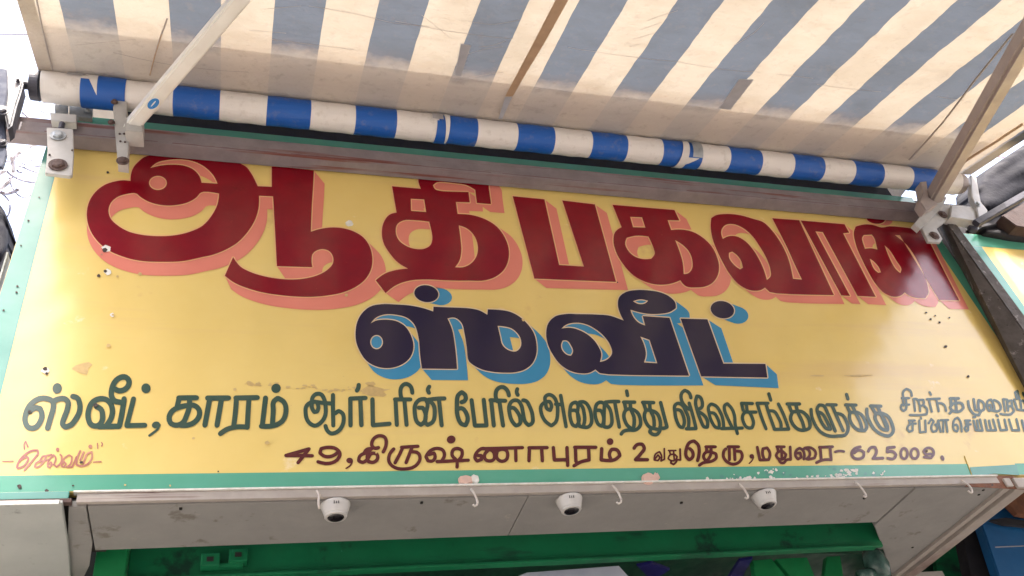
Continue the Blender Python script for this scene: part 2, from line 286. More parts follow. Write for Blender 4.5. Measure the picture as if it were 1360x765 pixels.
# big letters: (outer, holes, shade offset at left, shade offset at right)
BIG_RED = [
 # long vowel A
 ([('R1',[(415,285),(418,240),(440,180),(475,140),(520,105),(620,85),(800,80),(1000,95),(1180,130),(1290,182)]),
   ('R3',[(190,170),(240,268),(345,272),(345,120),(500,132),(662,150),(656,280),(648,400),(640,610)]),
   ('R4',[(830,78),(920,68),(1000,75),(1080,100),(1150,145),(1195,210),(1215,290),(1210,370),(1170,450),(1100,510),(1000,555),(880,580),(760,590),(640,588),(500,575),(380,555),(260,520),(170,480),(105,432),(168,290),(180,310),(220,360),(290,400),(380,430),(480,450),(620,460),(720,450),(810,425),(880,385),(918,340),(920,290),(895,250),(850,232),(800,240),(765,270),(758,310),(765,368),(497,360),(478,0)]),
   ('R3',[(355,345),(250,340),(245,440),(215,530),(165,610),(90,690),(0,745)]),
   ('R4',[(60,258),(0,278)]),
   ('R2',[(960,290),(820,320),(640,327),(480,318),(350,285),(250,240),(170,175),(115,95),(90,15)]),
   ('R1',[(87,520),(105,440),(150,370),(220,315),(300,288),(360,280)])],
  [[('R1',[(565,187),(610,150),(690,128),(790,122),(880,135),(960,170),(1020,220),(1055,270),(1070,305),(950,298),(935,250),(890,200),(820,170),(740,162),(650,168)])],
   [('R1',ell(622,300,67,53))],
   [('R1',[(460,380),(380,385),(310,410),(265,455),(250,510),(265,565),(320,620),(400,665),(500,690),(620,700),(740,695),(860,668),(960,620),(1030,540),(1070,460),(1082,380),(945,373),(910,410),(850,445),(770,465),(690,470),(610,460),(540,435),(490,405)])]],
  (0,19),(18,17)),
 # THI
 ([('R5',[(183,78),(355,93),(340,40),(350,0),(420,-30),(560,-25),(700,0),(755,40),(762,90),(775,185),(690,178),(680,100),(630,72),(560,60),(450,55),(428,72),(440,95),(470,105),(640,112),(648,175),(565,172),(575,243),(660,250),(740,275),(810,320),(855,380),(880,450),(878,520),(850,580),(800,620),(740,640),(640,642),(500,640),(400,635),(300,640),(240,655),(190,680),(145,717),(85,640),(140,600),(210,578),(278,570),(220,535),(170,480),(130,410),(122,350),(135,290),(165,250),(210,235)])],
  [[('R5',[(295,153),(375,157),(387,232),(297,225)])],
   [('R5',[(405,290),(330,282),(250,283),(215,305),(205,350),(220,395),(260,430),(320,452),(380,450),(412,430),(424,395)])],
   [('R5',[(582,312),(630,330),(675,375),(695,430),(690,490),(660,535),(615,560),(560,562),(585,525),(597,470),(592,390)])]],
  (17,12),(18,12)),
 # PA
 ([('R6',[(100,98),(302,118),(395,535),(552,545),(415,125),(622,150),(757,643),(238,622)])],[],(16,13),(16,11)),
 # KA
 ([('R7',[(65,105),(458,138),(490,205),(415,203),(437,265),(500,262),(570,275),(640,315),(695,370),(730,440),(742,500),(730,560),(700,600),(650,625),(600,630),(530,622),(495,585),(440,605),(370,613),(290,600),(200,555),(130,480),(85,400),(70,330),(80,280),(122,247)])],
  [[('R7',[(177,182),(252,185),(273,250),(195,247)])],
   [('R7',[(293,307),(210,302),(155,315),(145,350),(160,390),(200,430),(260,450),(310,448),(333,415),(325,380)])],
   [('R7',[(463,330),(510,360),(555,410),(573,470),(568,515),(545,540),(517,545),(510,470),(490,400)])]],
  (16,12),(16,12)),
 # VA
 ([('R7',[(688,240),(692,190),(720,172),(790,163),(880,172),(960,195)]),
   ('R8',[(60,115),(120,170),(170,240),(215,330),(250,470),(305,475),(260,380),(215,280),(170,190),(120,93),(288,105),(505,572),(105,553),(75,525),(50,540)]),
   ('R7',[(950,650),(880,620),(820,560),(770,480),(730,400),(700,320)])],
  [[('R7',[(765,322),(757,265),(780,235),(830,228),(880,245),(940,290),(1000,370),(1045,450),(1068,520),(1068,560),(1045,582),(1030,530),(1000,460),(950,380),(900,330),(850,305),(800,305)])],
   [('R7',[(805,440),(805,410),(825,403),(855,425),(885,470),(892,505),(875,515),(840,490)])]],
  (15,12),(14,12)),
 # AA stroke
 ([('R8',[(298,107),(570,130),(600,183),(562,187),(765,583),(652,577),(435,180),(390,175),(605,577),(550,573)])],[],(14,11),(14,11)),
 # N
 ([('R8',[(628,180),(640,145),(690,132),(750,135),(800,150),(850,143),(1060,165),(1100,240),(1190,420),(1285,605),(1160,602),(1030,390),(915,200),(885,198),(960,262),(1020,350),(1060,430),(1085,500),(1092,560),(1075,590),(1030,590),(975,575),(945,555),(920,575),(880,582),(820,560),(770,510),(720,430),(680,350),(645,270)])],
  [[('R8',[(680,215),(690,198),(740,195),(755,215),(775,288),(735,280),(698,283)])],
   [('R8',[(728,345),(750,360),(785,400),(797,430),(780,433),(755,410)])],
   [('R8',[(820,262),(850,290),(895,360),(925,410),(918,435),(890,410),(855,350)])]],
  (14,11),(13,12)),
 # dot of N
 ([('R8',ell(765,95,58,32,8))],[],(10,2),(10,2)),
]
BIG_BLUE = [
 ([('B1',[(62,370),(75,290),(110,230),(160,190),(240,173),(330,175),(430,182),(520,200),(588,222),(590,190),(700,195),(840,202),(900,215),(955,245),(958,208)]),
   ('B2',[(340,172),(420,185),(490,220),(550,275),(595,340),(615,420),(612,500),(585,560),(530,605),(460,625),(380,628),(300,622),(220,605),(160,575)]),
   ('B1',[(830,560),(815,460),(800,370),(780,300),(735,265),(685,270),(715,340),(735,450),(750,612),(512,610),(500,520),(487,390),(460,310),(410,265),(340,245),(260,243),(200,265),(165,303),(200,285),(270,278),(350,292),(400,325),(440,390),(455,460),(435,530),(380,580),(300,605),(220,600),(140,560),(90,490),(65,420)])],
  [[('B1',ell(205,430,43,48))],
   [('B2',[(333,288),(380,293),(430,305),(475,340),(502,390),(500,440),(470,472),(420,468),(370,430),(350,360)])]],
  (10,15),(18,15)),
 ([('B1',ell(542,102,82,57,8))],[],(18,4),(18,4)),
 ([('B2',[(685,340),(700,270),(750,220),(820,203),(930,203),(1050,206),(1150,215),(1210,235),(1248,250)]),
   ('B3',[(120,210),(105,150),(115,100),(160,65),(230,52),(320,55),(400,70),(460,100),(495,140),(498,175),(460,200),(390,213),(310,213),(240,200),(190,185),(205,225),(240,268),(290,292),(273,228),(455,240),(588,632)]),
   ('B2',[(1075,632),(1042,605),(1000,628),(930,632),(860,615),(790,570),(735,500),(700,430)])],
  [[('B2',[(795,308),(830,280),(900,265),(970,275),(1040,310),(1110,370),(1150,430),(1162,490),(1130,530),(1075,550),(1085,490),(1060,430),(1010,370),(950,330),(880,305),(840,302)])],
   [('B2',[(793,425),(805,395),(835,395),(865,430),(880,475),(865,505),(840,500),(805,470)])],
   [('B3',[(258,368),(320,390),(372,548),(282,542),(295,490),(285,430)])],
   [('B3',[(207,128),(260,115),(310,125),(290,142),(250,147)])]],
  (12,15),(19,13)),
 ([('B3',[(530,245),(712,250),(820,550),(1105,552),(1118,645),(670,637)])],[],(20,11),(15,14)),
 ([('B3',ell(813,185,80,58,12))],[],(19,7),(19,7)),
]
# small lettering: list of (view, stroke width, strokes, dots); a stroke is a list of points, a dot an ellipse
GREEN_ROW = [
 ('G1',50,[[(130,385),(175,352),(225,358),(243,410),(225,480),(180,530),(125,530),(92,480),(98,400),(150,310),(220,268),(290,268),(340,295),(345,350),(320,440),(293,535)],[(345,292),(400,270),(450,270),(478,300),(470,370),(440,450),(430,500),(455,524),(505,505),(550,450),(583,380),(583,310),(565,265),(522,248)]],[(380,175,42,48,10)]),
 ('G1',50,[[(735,340),(780,370),(790,420),(780,480),(740,515),(690,505),(660,440),(665,370),(700,300),(760,270),(820,275),(860,310),(880,380),(860,460),(830,505)],[(755,520),(940,518),(965,400),(985,270)],[(950,300),(895,285),(870,240),(872,190),(895,125),(940,82),(995,72),(1028,105),(1020,155),(980,190),(930,195),(902,180)]],[]),
 ('G1',46,[[(1070,270),(1008,512),(1172,508)]],[(1182,175,42,45,0)]),
 ('G1',22,[[(1305,505),(1285,545),(1250,575),(1212,602)]],[(1272,505,38,30,-15)]),
 ('G2',48,[[(255,262),(415,260)],[(258,262),(240,340)],[(350,265),(350,340),(325,420),(300,480)],[(345,330),(260,345),(190,385),(167,440),(182,490),(230,508),(285,490),(325,420)],[(345,325),(400,332),(438,370),(440,420),(400,478),(340,506),(270,508)]],[]),
 ('G2',48,[[(535,265),(490,508)],[(515,263),(705,262)],[(640,270),(600,508)]],[]),
 ('G2',46,[[(770,262),(965,258)],[(775,262),(765,400),(750,520)],[(888,265),(872,528)],[(872,525),(760,525),(690,545),(630,585)]],[]),
 ('G2',46,[[(1038,262),(1008,515)],[(1000,517),(1120,510),(1190,470),(1222,390),(1205,300),(1150,264),(1112,295),(1108,380),(1100,500)]],[(1133,175,44,42,-30)]),
 ('G3',38,[[(165,300),(170,260),(200,228),(245,228),(275,270),(288,340),(285,420),(250,480),(190,512),(135,480),(108,400),(115,335),(160,300),(250,305),(340,312)],[(165,310),(165,350),(185,388),(212,385),(224,350),(215,310)],[(355,235),(355,330),(358,510)],[(375,400),(405,380),(440,400),(452,460),(430,530),(380,575),(330,580),(300,550),(288,515)]],[]),
 ('G3',40,[[(512,268),(650,262)],[(512,270),(514,510)],[(602,265),(612,508)],[(588,145),(583,175),(572,195)]],[]),
 ('G3',40,[[(712,275),(716,508),(865,495)]],[]),
 ('G3',38,[[(915,275),(1055,275)],[(920,275),(932,505)],[(1000,275),(1020,505)],[(975,270),(965,220),(975,160),(1010,135),(1050,150),(1072,215)]],[]),
 ('G3',38,[[(1130,350),(1165,350),(1190,400),(1185,470),(1150,505),(1115,480),(1095,400),(1100,320),(1135,280),(1190,272),(1210,310),(1195,400),(1187,490)],[(1210,280),(1260,320),(1275,400),(1255,480),(1210,505),(1187,485)],[(1215,278),(1300,268),(1362,266)],[(1312,272),(1337,510)],[(1225,160),(1212,185),(1222,215)]],[]),
 ('G4',40,[[(225,300),(255,285),(257,235),(225,210),(192,240),(183,330),(190,430),(222,495),(260,508),(280,460),(265,395),(228,355),(195,360)]],[]),
 ('G4',38,[[(315,282),(345,512),(450,510),(425,278)]],[]),
 ('G4',38,[[(485,282),(620,287)],[(492,284),(516,512)],[(565,287),(600,512)],[(545,290),(532,240),(550,180),(595,162),(635,190),(653,240)]],[]),
 ('G4',36,[[(660,355),(690,350),(730,390),(755,450),(750,495),(715,512),(680,470),(658,400),(656,330),(685,288),(730,285),(765,330),(780,400),(800,480),(830,508),(862,490),(866,420),(840,340),(810,290),(780,282)],[(728,182),(722,210),(733,235)]],[]),
 ('G4',34,[[(980,290),(982,250),(1015,232),(1055,250),(1085,310),(1092,400),(1075,480),(1035,512),(980,470),(945,400),(945,330),(985,298),(1020,295),(1037,330),(1025,373),(997,360),(985,310)],[(1075,318),(1125,322)],[(1120,240),(1168,520)]],[]),
 ('G5',42,[[(165,382),(210,385),(240,440),(245,510),(215,563),(180,550),(150,480),(145,380),(165,310),(210,290),(235,320),(230,400),(240,500),(250,560)],[(235,300),(280,335),(305,420),(310,500),(295,562)],[(250,290),(310,290),(360,350),(385,440),(385,530),(355,568),(290,570),(250,560)]],[]),
 ('G5',42,[[(450,382),(490,385),(520,440),(525,510),(505,560),(470,545),(435,470),(430,370),(450,310),(490,290),(535,310),(530,400),(528,500),(525,560)],[(535,300),(590,360),(615,450),(613,540),(585,570),(530,567)],[(545,290),(620,283),(695,283)],[(650,290),(702,572)]],[]),
 ('G5',42,[[(750,290),(875,290)],[(757,290),(775,370)],[(825,290),(832,370),(868,460),(865,570)],[(832,368),(785,372),(755,420),(765,500),(800,560),(850,592)],[(840,368),(900,400),(938,480),(935,560),(885,603),(800,605),(745,622),(724,650)],[(785,165),(795,215)]],[]),
 ('G5',42,[[(965,292),(1090,295)],[(972,292),(1000,372)],[(1045,297),(1052,380),(1088,460),(1095,560)],[(1050,380),(1005,378),(985,430),(1000,510),(1045,572),(1100,590),(1155,600)],[(1060,385),(1120,410),(1158,480),(1165,570),(1155,620),(1125,655),(1080,653),(1045,625),(1060,590)],[(1168,295),(1240,570),(1190,585),(1160,570)]],[]),
 ('G6',40,[[(150,375),(195,380),(235,450),(245,530),(230,573),(200,570),(160,500),(140,400),(138,330),(170,303),(220,320),(262,390),(295,480),(292,580)],[(270,590),(378,588),(350,470),(300,300)],[(300,370),(250,330),(212,260),(215,190),(250,157),(295,180),(320,240)]],[]),
 ('G6',40,[[(395,370),(440,350),(448,290),(420,230),(387,222),(372,290),(390,380),(425,480),(470,570),(505,572),(508,510),(470,440),(415,402)]],[]),
 ('G6',38,[[(540,410),(580,415),(620,470),(640,540),(635,582),(600,575),(550,500),(525,410),(520,340),(550,310),(600,330),(650,400),(680,480),(690,580)],[(665,588),(900,582)],[(785,575),(740,480),(700,380),(702,325),(732,308),(780,360),(812,440),(820,540),(845,645)]],[]),
 ('G6',38,[[(890,302),(1015,305)],[(890,302),(910,380)],[(945,310),(955,390)],[(920,402),(1055,402)],[(935,400),(905,440),(915,520),(960,578),(1010,578),(1027,530),(1010,460),(985,410)]],[]),
 ('G6',38,[[(1065,302),(1190,302)],[(1068,302),(1110,440),(1168,590)],[(1168,310),(1195,400),(1265,595)],[(1200,388),(1260,395),(1305,460),(1338,540),(1335,595)],[(1262,597),(1425,595),(1370,440),(1308,310)],[(1200,195),(1222,268)]],[]),
 ('G7',38,[[(125,292),(255,292)],[(138,292),(168,370)],[(215,292),(240,385),(285,480),(305,555)],[(240,372),(185,375),(160,435),(190,515),(250,565),(320,568),(362,545),(365,490),(330,412),(275,372),(235,368)]],[]),
 ('G7',36,[[(450,375),(495,395),(545,475),(585,560),(545,555),(495,495),(460,415),(442,340),(465,303),(510,310),(550,380),(590,470),(635,580)],[(545,300),(645,302)],[(600,305),(650,420),(720,575)],[(655,392),(710,410),(755,480),(772,560),(742,620),(670,632),(565,630),(480,590),(420,510),(385,420),(378,350)]],[]),
 ('G7',36,[[(745,302),(855,304)],[(755,302),(788,375)],[(812,302),(858,400),(905,500),(920,570)],[(850,382),(795,380),(787,440),(820,518),(880,568),(950,574),(970,540),(950,465),(905,400),(855,378)],[(755,190),(770,240)]],[]),
 ('G7',36,[[(1010,312),(1120,316)],[(1015,312),(1058,385)],[(1082,318),(1130,420),(1175,530)],[(1130,402),(1070,388),(1057,430),(1090,508),(1140,562),(1192,568),(1190,530),(1150,445)],[(1130,390),(1190,420),(1240,510),(1250,585),(1210,630),(1140,620),(1060,570),(1000,480),(972,400),(970,345)]],[]),
 ('G8',24,[[(150,212),(150,150),(180,125),(220,145),(234,195)],[(135,217),(208,217)],[(145,217),(152,290)],[(175,217),(175,330),(152,345),(127,320),(132,285),(208,282)]],[]),
 ('G8',24,[[(255,228),(267,345)],[(250,228),(285,228),(308,270),(318,348)],[(305,235),(350,235),(352,280),(322,298)],[(352,290),(388,330),(383,378),(330,387),(215,387)]],[]),
 ('G8',24,[[(385,228),(515,222)],[(405,228),(435,352)],[(480,228),(505,350)],[(488,268),(555,280),(578,345)],[(413,158),(428,183)]],[]),
 ('G8',29,[[(618,220),(705,220)],[(625,220),(628,285)],[(672,220),(682,335)],[(640,278),(618,310),(642,343),(720,348),(752,315),(738,275),(685,265),(632,278)],[(640,345),(615,370)]],[]),
 ('G8',27,[[(800,248),(820,330),(860,378),(908,388),(930,350),(960,330),(950,260),(905,237),(902,300),(910,345)],[(855,228),(872,335),(920,342)]],[]),
 ('G8',25,[[(1000,292),(1022,282),(1037,330),(1010,345),(992,300),(1000,243),(1030,232),(1058,290),(1065,345)],[(1060,237),(1108,262),(1128,320),(1110,345),(1040,342)],[(1152,232),(1172,350)],[(1150,228),(1190,232),(1202,342)],[(1200,245),(1238,242),(1242,290),(1212,300)],[(1242,300),(1260,345),(1230,378),(1125,375)]],[]),
 ('G8',24,[[(1262,232),(1292,330),(1372,342),(1380,290),(1350,240),(1325,250),(1335,335)],[(1290,225),(1270,160),(1295,145),(1318,235)],[(1350,165),(1356,190)]],[]),
 ('G8',23,[[(205,442),(265,442)],[(210,442),(216,482)],[(240,442),(242,490)],[(275,472),(208,487),(190,520),(210,555),(243,542),(243,490)]],[]),
 ('G8',23,[[(310,442),(317,560),(375,555),(370,442)],[(325,415),(328,425)]],[]),
 ('G8',23,[[(405,468),(430,427),(455,450),(430,522),(447,555),(482,547),(490,510),(470,482)],[(485,500),(500,440),(525,555)],[(520,440),(600,436)],[(552,442),(550,555)],[(578,442),(592,556)]],[]),
 ('G8',23,[[(655,490),(682,482),(700,510),(690,552),(662,540),(650,480),(665,430),(695,412),(722,450),(735,552)],[(770,442),(820,442)],[(777,445),(782,488)],[(825,480),(790,488),(765,520),(780,550),(800,540),(800,450)]],[]),
 ('G8',24,[[(855,442),(877,540),(945,543),(920,432)],[(890,442),(907,540)],[(852,407),(872,407)]],[]),
 ('G8',24,[[(970,437),(992,540),(1080,540),(1050,432)],[(1010,442),(1032,538)]],[]),
 ('G8',24,[[(1100,432),(1127,540),(1190,535),(1165,432)],[(1085,385),(1098,400)]],[]),
 ('G8',24,[[(1210,432),(1242,540),(1313,540),(1285,427)]],[]),
 ('G8',24,[[(1340,440),(1365,548),(1420,548)],[(1380,450),(1405,545)]],[]),
]
BROWN_ROW = [
 ('N1',34,[[(70,250),(290,187),(185,318)],[(70,250),(320,252)]],[]),
 ('N1',34,[[(558,225),(510,255),(440,258),(392,225),(405,185),(480,172),(550,188),(583,230),(558,290),(480,325),(375,310)]],[]),
 ('N1',15,[[(700,305),(685,340),(642,372)]],[(675,297,32,26,0)]),
 ('N1',34,[[(995,215),(1023,140),(1010,78),(960,62),(905,90),(885,150),(905,178),(950,175)],[(885,185),(835,195),(815,225)],[(870,228),(810,232),(770,260),(762,300),(800,315),(845,285),(880,232),(930,232),(943,270),(910,312),(855,308),(842,260),(870,200)]],[]),
 ('N1',33,[[(1170,172),(1325,162)],[(1178,175),(1160,220),(1107,320)],[(1268,175),(1212,318)],[(1265,215),(1330,230),(1345,280),(1300,350),(1200,378),(1100,362),(1050,310),(1055,240),(1095,188)]],[]),
 ('N2',33,[[(140,242),(190,228),(200,262),(178,300),(132,300),(112,262),(150,208),(220,182),(275,202),(288,250),(268,292)],[(218,308),(515,295)],[(408,360),(405,300),(362,250),(370,198),(410,182),(455,202),(455,250),(415,300)]],[(352,98,42,38,-20)]),
 ('N2',33,[[(605,250),(638,250),(640,288),(600,303),(578,270),(605,210),(660,182),(700,205),(668,250),(680,290),(715,302),(755,290),(765,250),(745,205),(700,195)],[(765,250),(790,215),(760,190)],[(790,215),(785,270),(830,305),(875,290),(890,250),(878,205),(838,190),(795,205)],[(640,185),(760,183),(1030,175)],[(965,180),(968,300)]],[]),
 ('N2',34,[[(1092,177),(1265,175)],[(1097,177),(1092,300)],[(1212,180),(1220,300)]],[]),
 ('N3',34,[[(35,175),(45,292),(165,290)],[(165,175),(172,345)]],[]),
 ('N3',34,[[(238,172),(440,172)],[(245,175),(250,308)],[(370,175),(375,290)],[(375,292),(300,310),(232,348)]],[]),
 ('N3',34,[[(495,185),(490,292),(620,290),(668,250),(640,197),(590,192),(568,235),(580,280)]],[(575,118,32,33,0)]),
 ('N3',34,[[(803,180),(832,147),(880,143),(900,180),(870,230),(815,290),(930,290)]],[]),
 ('N3',17,[[(1000,285),(1030,245),(1050,270),(1030,298),(995,292),(1008,235),(1045,215),(1065,260),(1058,300)],[(1090,185),(1092,285),(1060,302)],[(1130,203),(1200,203)],[(1140,205),(1147,238)],[(1178,205),(1185,290)],[(1190,240),(1145,245),(1127,280),(1160,300),(1198,290),(1212,262),(1190,240)]],[]),
 ('N3',20,[[(1155,300),(1152,322),(1178,335),(1200,315),(1212,290),(1244,293),(1240,190)]],[]),
 ('N4',33,[[(115,185),(142,215),(140,270),(110,290),(82,260),(85,180),(112,128),(155,112),(195,150),(205,220),(190,298)],],[]),
 ('N4',30,[[(268,167),(360,167)],[(275,170),(275,212)],[(315,170),(318,230),(285,295)],[(320,215),(265,222),(245,260),(270,300)],[(310,215),(362,232),(368,270),(330,302),(240,320),(207,343)]],[]),
 ('N4',30,[[(480,167),(580,167)],[(492,170),(493,290)],[(540,170),(545,290)],[(550,207),(600,212),(615,250),(590,308),(530,333),(470,310),(435,260),(442,205),(458,188)]],[]),
 ('N4',13,[[(722,265),(710,295),(680,325)]],[(705,258,22,22,0)]),
 ('N4',29,[[(757,172),(782,293),(865,290),(878,230),(850,177),(812,185),(808,240),(825,288)]],[]),
 ('N4',27,[[(942,167),(1015,167)],[(947,167),(957,210)],[(985,167),(992,285)],[(1000,212),(955,217),(937,250),(960,283),(1010,280),(1030,240),(1000,212)],[(965,290),(978,315),(1010,320),(1035,292),(1075,288),(1070,168)]],[]),
 ('N4',27,[[(1135,228),(1165,225),(1175,265),(1145,285),(1120,250),(1130,200),(1160,180),(1190,200),(1205,240),(1200,285)],[(1195,190),(1215,180),(1250,205),(1255,250),(1225,283)],[(1205,180),(1270,178),(1312,220),(1300,275),(1240,287)]],[]),
 ('N5',28,[[(60,172),(185,167)],[(67,172),(77,288)],[(160,170),(172,288)],[(172,290),(85,295),(32,318)]],[]),
 ('N5',24,[[(210,215),(250,207),(292,212)]],[]),
 ('N5',28,[[(448,168),(400,182),(367,225),(382,268),(430,283),(478,260),(480,218),(440,198),(392,225)]],[]),
 ('N5',28,[[(525,210),(545,177),(588,172),(603,210),(570,278),(665,275)]],[]),
 ('N5',28,[[(772,170),(707,177),(705,217),(758,212),(788,245),(768,278),(710,275)]],[]),
 ('N5',26,[ell(865,232,32,50,0,12)+[(897,232)]],[]),
 ('N5',26,[ell(965,232,36,48,0,12)+[(1001,232)]],[]),
 ('N5',26,[[(1120,235),(1070,240),(1050,210),(1080,180),(1130,187),(1147,230),(1120,272),(1055,265)]],[]),
 ('N5',10,[],[(1230,275,17,28,-20)]),
]
SIGNATURE = [
 ('N0',17,[[(275,225),(275,160),(290,137),(315,200)]],[]),
 ('N0',14,[[(30,362),(150,360)]],[]),
 ('N0',22,[[(190,430),(205,380),(250,335),(305,312),(322,330),(290,390),(240,430),(195,440),(205,380),(290,280),(370,240),(425,238),(430,270),(370,350),(275,462)]],[]),
 ('N0',20,[[(480,308),(580,287)],[(478,310),(440,370),(545,347)],[(520,305),(490,370),(420,430),(392,425),(408,380),(450,365)]],[]),
 ('N0',20,[[(545,395),(575,372),(588,395),(560,430),(535,420),(550,350),(605,292),(628,320),(608,400),(640,425),(690,370),(695,300),(680,287)]],[(650,230,20,22,0)]),
 ('N0',19,[[(695,400),(722,365),(745,390),(722,425),(697,420),(720,335),(780,292),(812,310),(790,400),(752,427),(815,425),(862,312)]],[]),
 ('N0',22,[[(905,245),(870,330),(862,400),(910,415),(980,400),(1040,310),(1035,258),(992,272),(940,385)],[(945,258),(905,350)]],[(1020,195,22,22,0)]),
 ('N0',14,[[(1100,160),(1102,215)],[(1145,150),(1155,165),(1146,190)]],[]),
 ('N0',14,[[(1055,372),(1140,365)]],[]),
]
# ---------------------------------------------------------------- ground and sky-side setting
gnd = box('ground', (-60, 60, -60, 60, -1.75, -1.60), 'asphalt'); gnd['kind'] = 'structure'
ob = empty('added_street_building', 'unseen tall plastered building added across the street to block the frontal sky', 'building', (6, -8, -1.6))
M['plaster'] = mat('weathered_plaster', (0.36,0.33,0.30), (0.27,0.25,0.23), 1.2, rough=0.9)
box('wall', (-0.8, 6.4, -12.0, -6.2, -1.6, 7.6), 'plaster', ob)  # added out of view to hold frontal skylight off the sign
for k in range(3):
    for j in range(3): box('window', (1.0+k*2.1, 2.1+k*2.1, -6.2, -6.16, 0.2+j*2.6, 1.6+j*2.6), 'gap', ob)
ob = empty('added_street_building', 'unseen low plastered house added across the street, kept low for light from the left', 'building', (-6, -9, -1.6))
box('wall', (-14.0, -2.4, -14.0, -9.0, -1.6, 1.4), 'plaster', ob)  # added out of view, low so the left sky still lights the sign
for k in range(5): box('window', (-12.5+k*2.3, -11.2+k*2.3, -9.0, -8.96, -0.2, 0.9), 'gap', ob)

# ---------------------------------------------------------------- the shop building behind the sign
ZS = 1.288                                              # underside of the eave
shop = empty('shop_building', 'shop front with grey underside boards and a green steel beam below the painted signboard', 'building', (0, 0.3, -1.6))
box('wall', (-0.50, 3.20, 0.036, 0.10, ZS+0.03, 3.155), 'black', shop)  # black colour stands in for the shade of the recess above the sign
box('wall', (-1.70, -0.40, 0.75, 3.2, -1.6, ZS), 'concrete', shop)
box('wall', (2.86, 3.02, 0.75, 3.2, -1.6, ZS), 'concrete', shop)
box('wall', (-0.66, 3.3, 3.2, 3.4, -1.6, 3.0), 'concrete', shop)
box('ledge', (-0.73, 3.44, -0.51, 0.32, 3.16, 3.26), 'concrete', shop)
box('upper_wall', (-0.62, 3.30, 0.02, 0.32, 3.265, 5.2), 'concrete', shop)
box('roof_slab', (-0.60, 3.30, 0.302, 3.2, 1.62, 1.75), 'concrete', shop)
# underside boards
yb = 0.266
box('soffit_panel', (-0.362, 0.8835, 0.012, yb, ZS, ZS+0.02), 'soffit', shop)
box('soffit_panel', (0.8865, 2.352, 0.012, yb, ZS, ZS+0.02), 'soffit', shop)
bm = bmesh.new(); prism(bm, [Vector(p) for p in ((2.358,0.012,ZS-0.003), (2.752,0.012,ZS-0.003), (2.752,0.75,ZS-0.003), (2.358,0.288,ZS-0.003))], Vector((0,0,0.02)), 0.001); put('soffit_panel', bm, 'soffit', shop)
for u, v in ((1306,651),(1300,657),(1212,727),(1148,662),(240,676),(560,668),(905,668)):
    p = atz(u, v, ZS-0.004); box('screw', (p.x-.004, p.x+.004, p.y-.004, p.y+.004, ZS-0.006, ZS-0.001), 'gap', shop, 0.001)
bm = bmesh.new(); prism(bm, [Vector(p) for p in ((-0.408,0.012,ZS-0.002), (-0.366,0.012,ZS-0.002), (-0.366,0.22,ZS-0.002), (-0.385,0.36,ZS-0.002), (-0.425,0.50,ZS-0.002), (-0.46,0.50,ZS-0.002))], Vector((0,0,0.02)), 0.001)
put('soffit_panel', bm, 'soffit', shop)
bm = bmesh.new(); prism(bm, [Vector(p) for p in ((-1.70,-0.03,ZS-0.014), (-0.418,-0.03,ZS-0.014), (-0.425,0.20,ZS-0.014), (-0.44,0.45,ZS-0.014), (-0.50,0.75,ZS-0.014), (-1.70,0.75,ZS-0.014))], Vector((0,0,0.010)), 0.002)
o = put('soffit_panel', bm, 'soffit_pale', shop); o['label'] = 'pale whitewashed board at the lower left corner'
box('joint', (-0.60, -0.30, 0.014, 0.26, ZS+0.021, ZS+0.024), 'gap', shop)
box('joint', (0.87, 0.90, 0.014, 0.26, ZS+0.021, ZS+0.024), 'gap', shop)
box('joint', (2.34, 2.37, 0.014, 0.28, ZS+0.021, ZS+0.024), 'gap', shop)
bm = bmesh.new(); bx(bm, -0.50, -0.34, 0.30, 0.32, ZS+0.021, ZS+0.30); put('gap_shade_box', bm, 'gap', shop)  # black box stands in for the shade inside the gap
# trim under the sign, in lengths with chipped paint
tr = box('soffit_trim', (-0.39, 2.735, -0.004, 0.010, 1.292, 1.3195), 'trim', shop, 0.002)
box('drip_lip', (-0.40, 2.74, -0.010, 0.010, 1.3196, 1.3245), 'chipwhite', shop, 0.001)
box('soffit_trim', (-1.20, -0.41, -0.008, 0.008, 1.302, 1.3235), 'teal', shop, 0.002)
box('rusted_lip', (-1.20, -0.400, -0.012, 0.008, 1.288, 1.3005), 'rust', shop, 0.003)
box('drip_lip', (-1.20, -0.425, -0.034, -0.031, 1.272, 1.284), 'chipwhite', shop, 0.001)
# edge rail at the right end of the underside
bm = bmesh.new(); bx(bm, 2.754, 2.784, -0.012, 0.76, ZS-0.014, ZS+0.02, 0.004); put('edge_rail', bm, 'trim', shop)
bm = bmesh.new(); bx(bm, 2.798, 2.858, -0.014, 0.78, ZS-0.022, ZS+0.02, 0.006); put('edge_rail', bm, 'trim', shop)
bm = bmesh.new(); bx(bm, 2.785, 2.797, 0.0, 0.75, ZS-0.004, ZS+0.01); put('rail_groove', bm, 'gap', shop)
# green steel beam over the shop opening
box('beam_web', (-0.284, 2.475, 0.42, 0.435, 1.262, 1.62), 'lintel', shop, 0.003)
box('beam_flange', (-0.28, 2.43, 0.398, 0.43, 1.252, 1.2605), 'lintel', shop, 0.002)
box('gap_shade_box', (-0.62, -0.373, 0.50, 0.52, 0.0, 1.6), 'gap', shop)  # black box put in as the shade of the gap beside the pier
box('pier', (-0.372, -0.285, 0.36, 0.55, -1.6, 1.55), 'green_bright', shop, 0.004)
for u, v in ((279, 748), (316, 742)):
    p = at(u, v, 0.40); box('cleat', (p.x-0.028, p.x+0.028, 0.375, 0.419, p.z-0.020, p.z+0.022), 'lintel', shop, 0.004)
    box('slot', (p.x-0.010, p.x+0.010, 0.372, 0.378, p.z-0.006, p.z+0.008), 'gap', shop)
p = at(300, 752, 0.40); box('cleat', (p.x-0.04, p.x+0.05, 0.39, 0.4185, p.z-0.006, p.z+0.006), 'lintel', shop, 0.002)
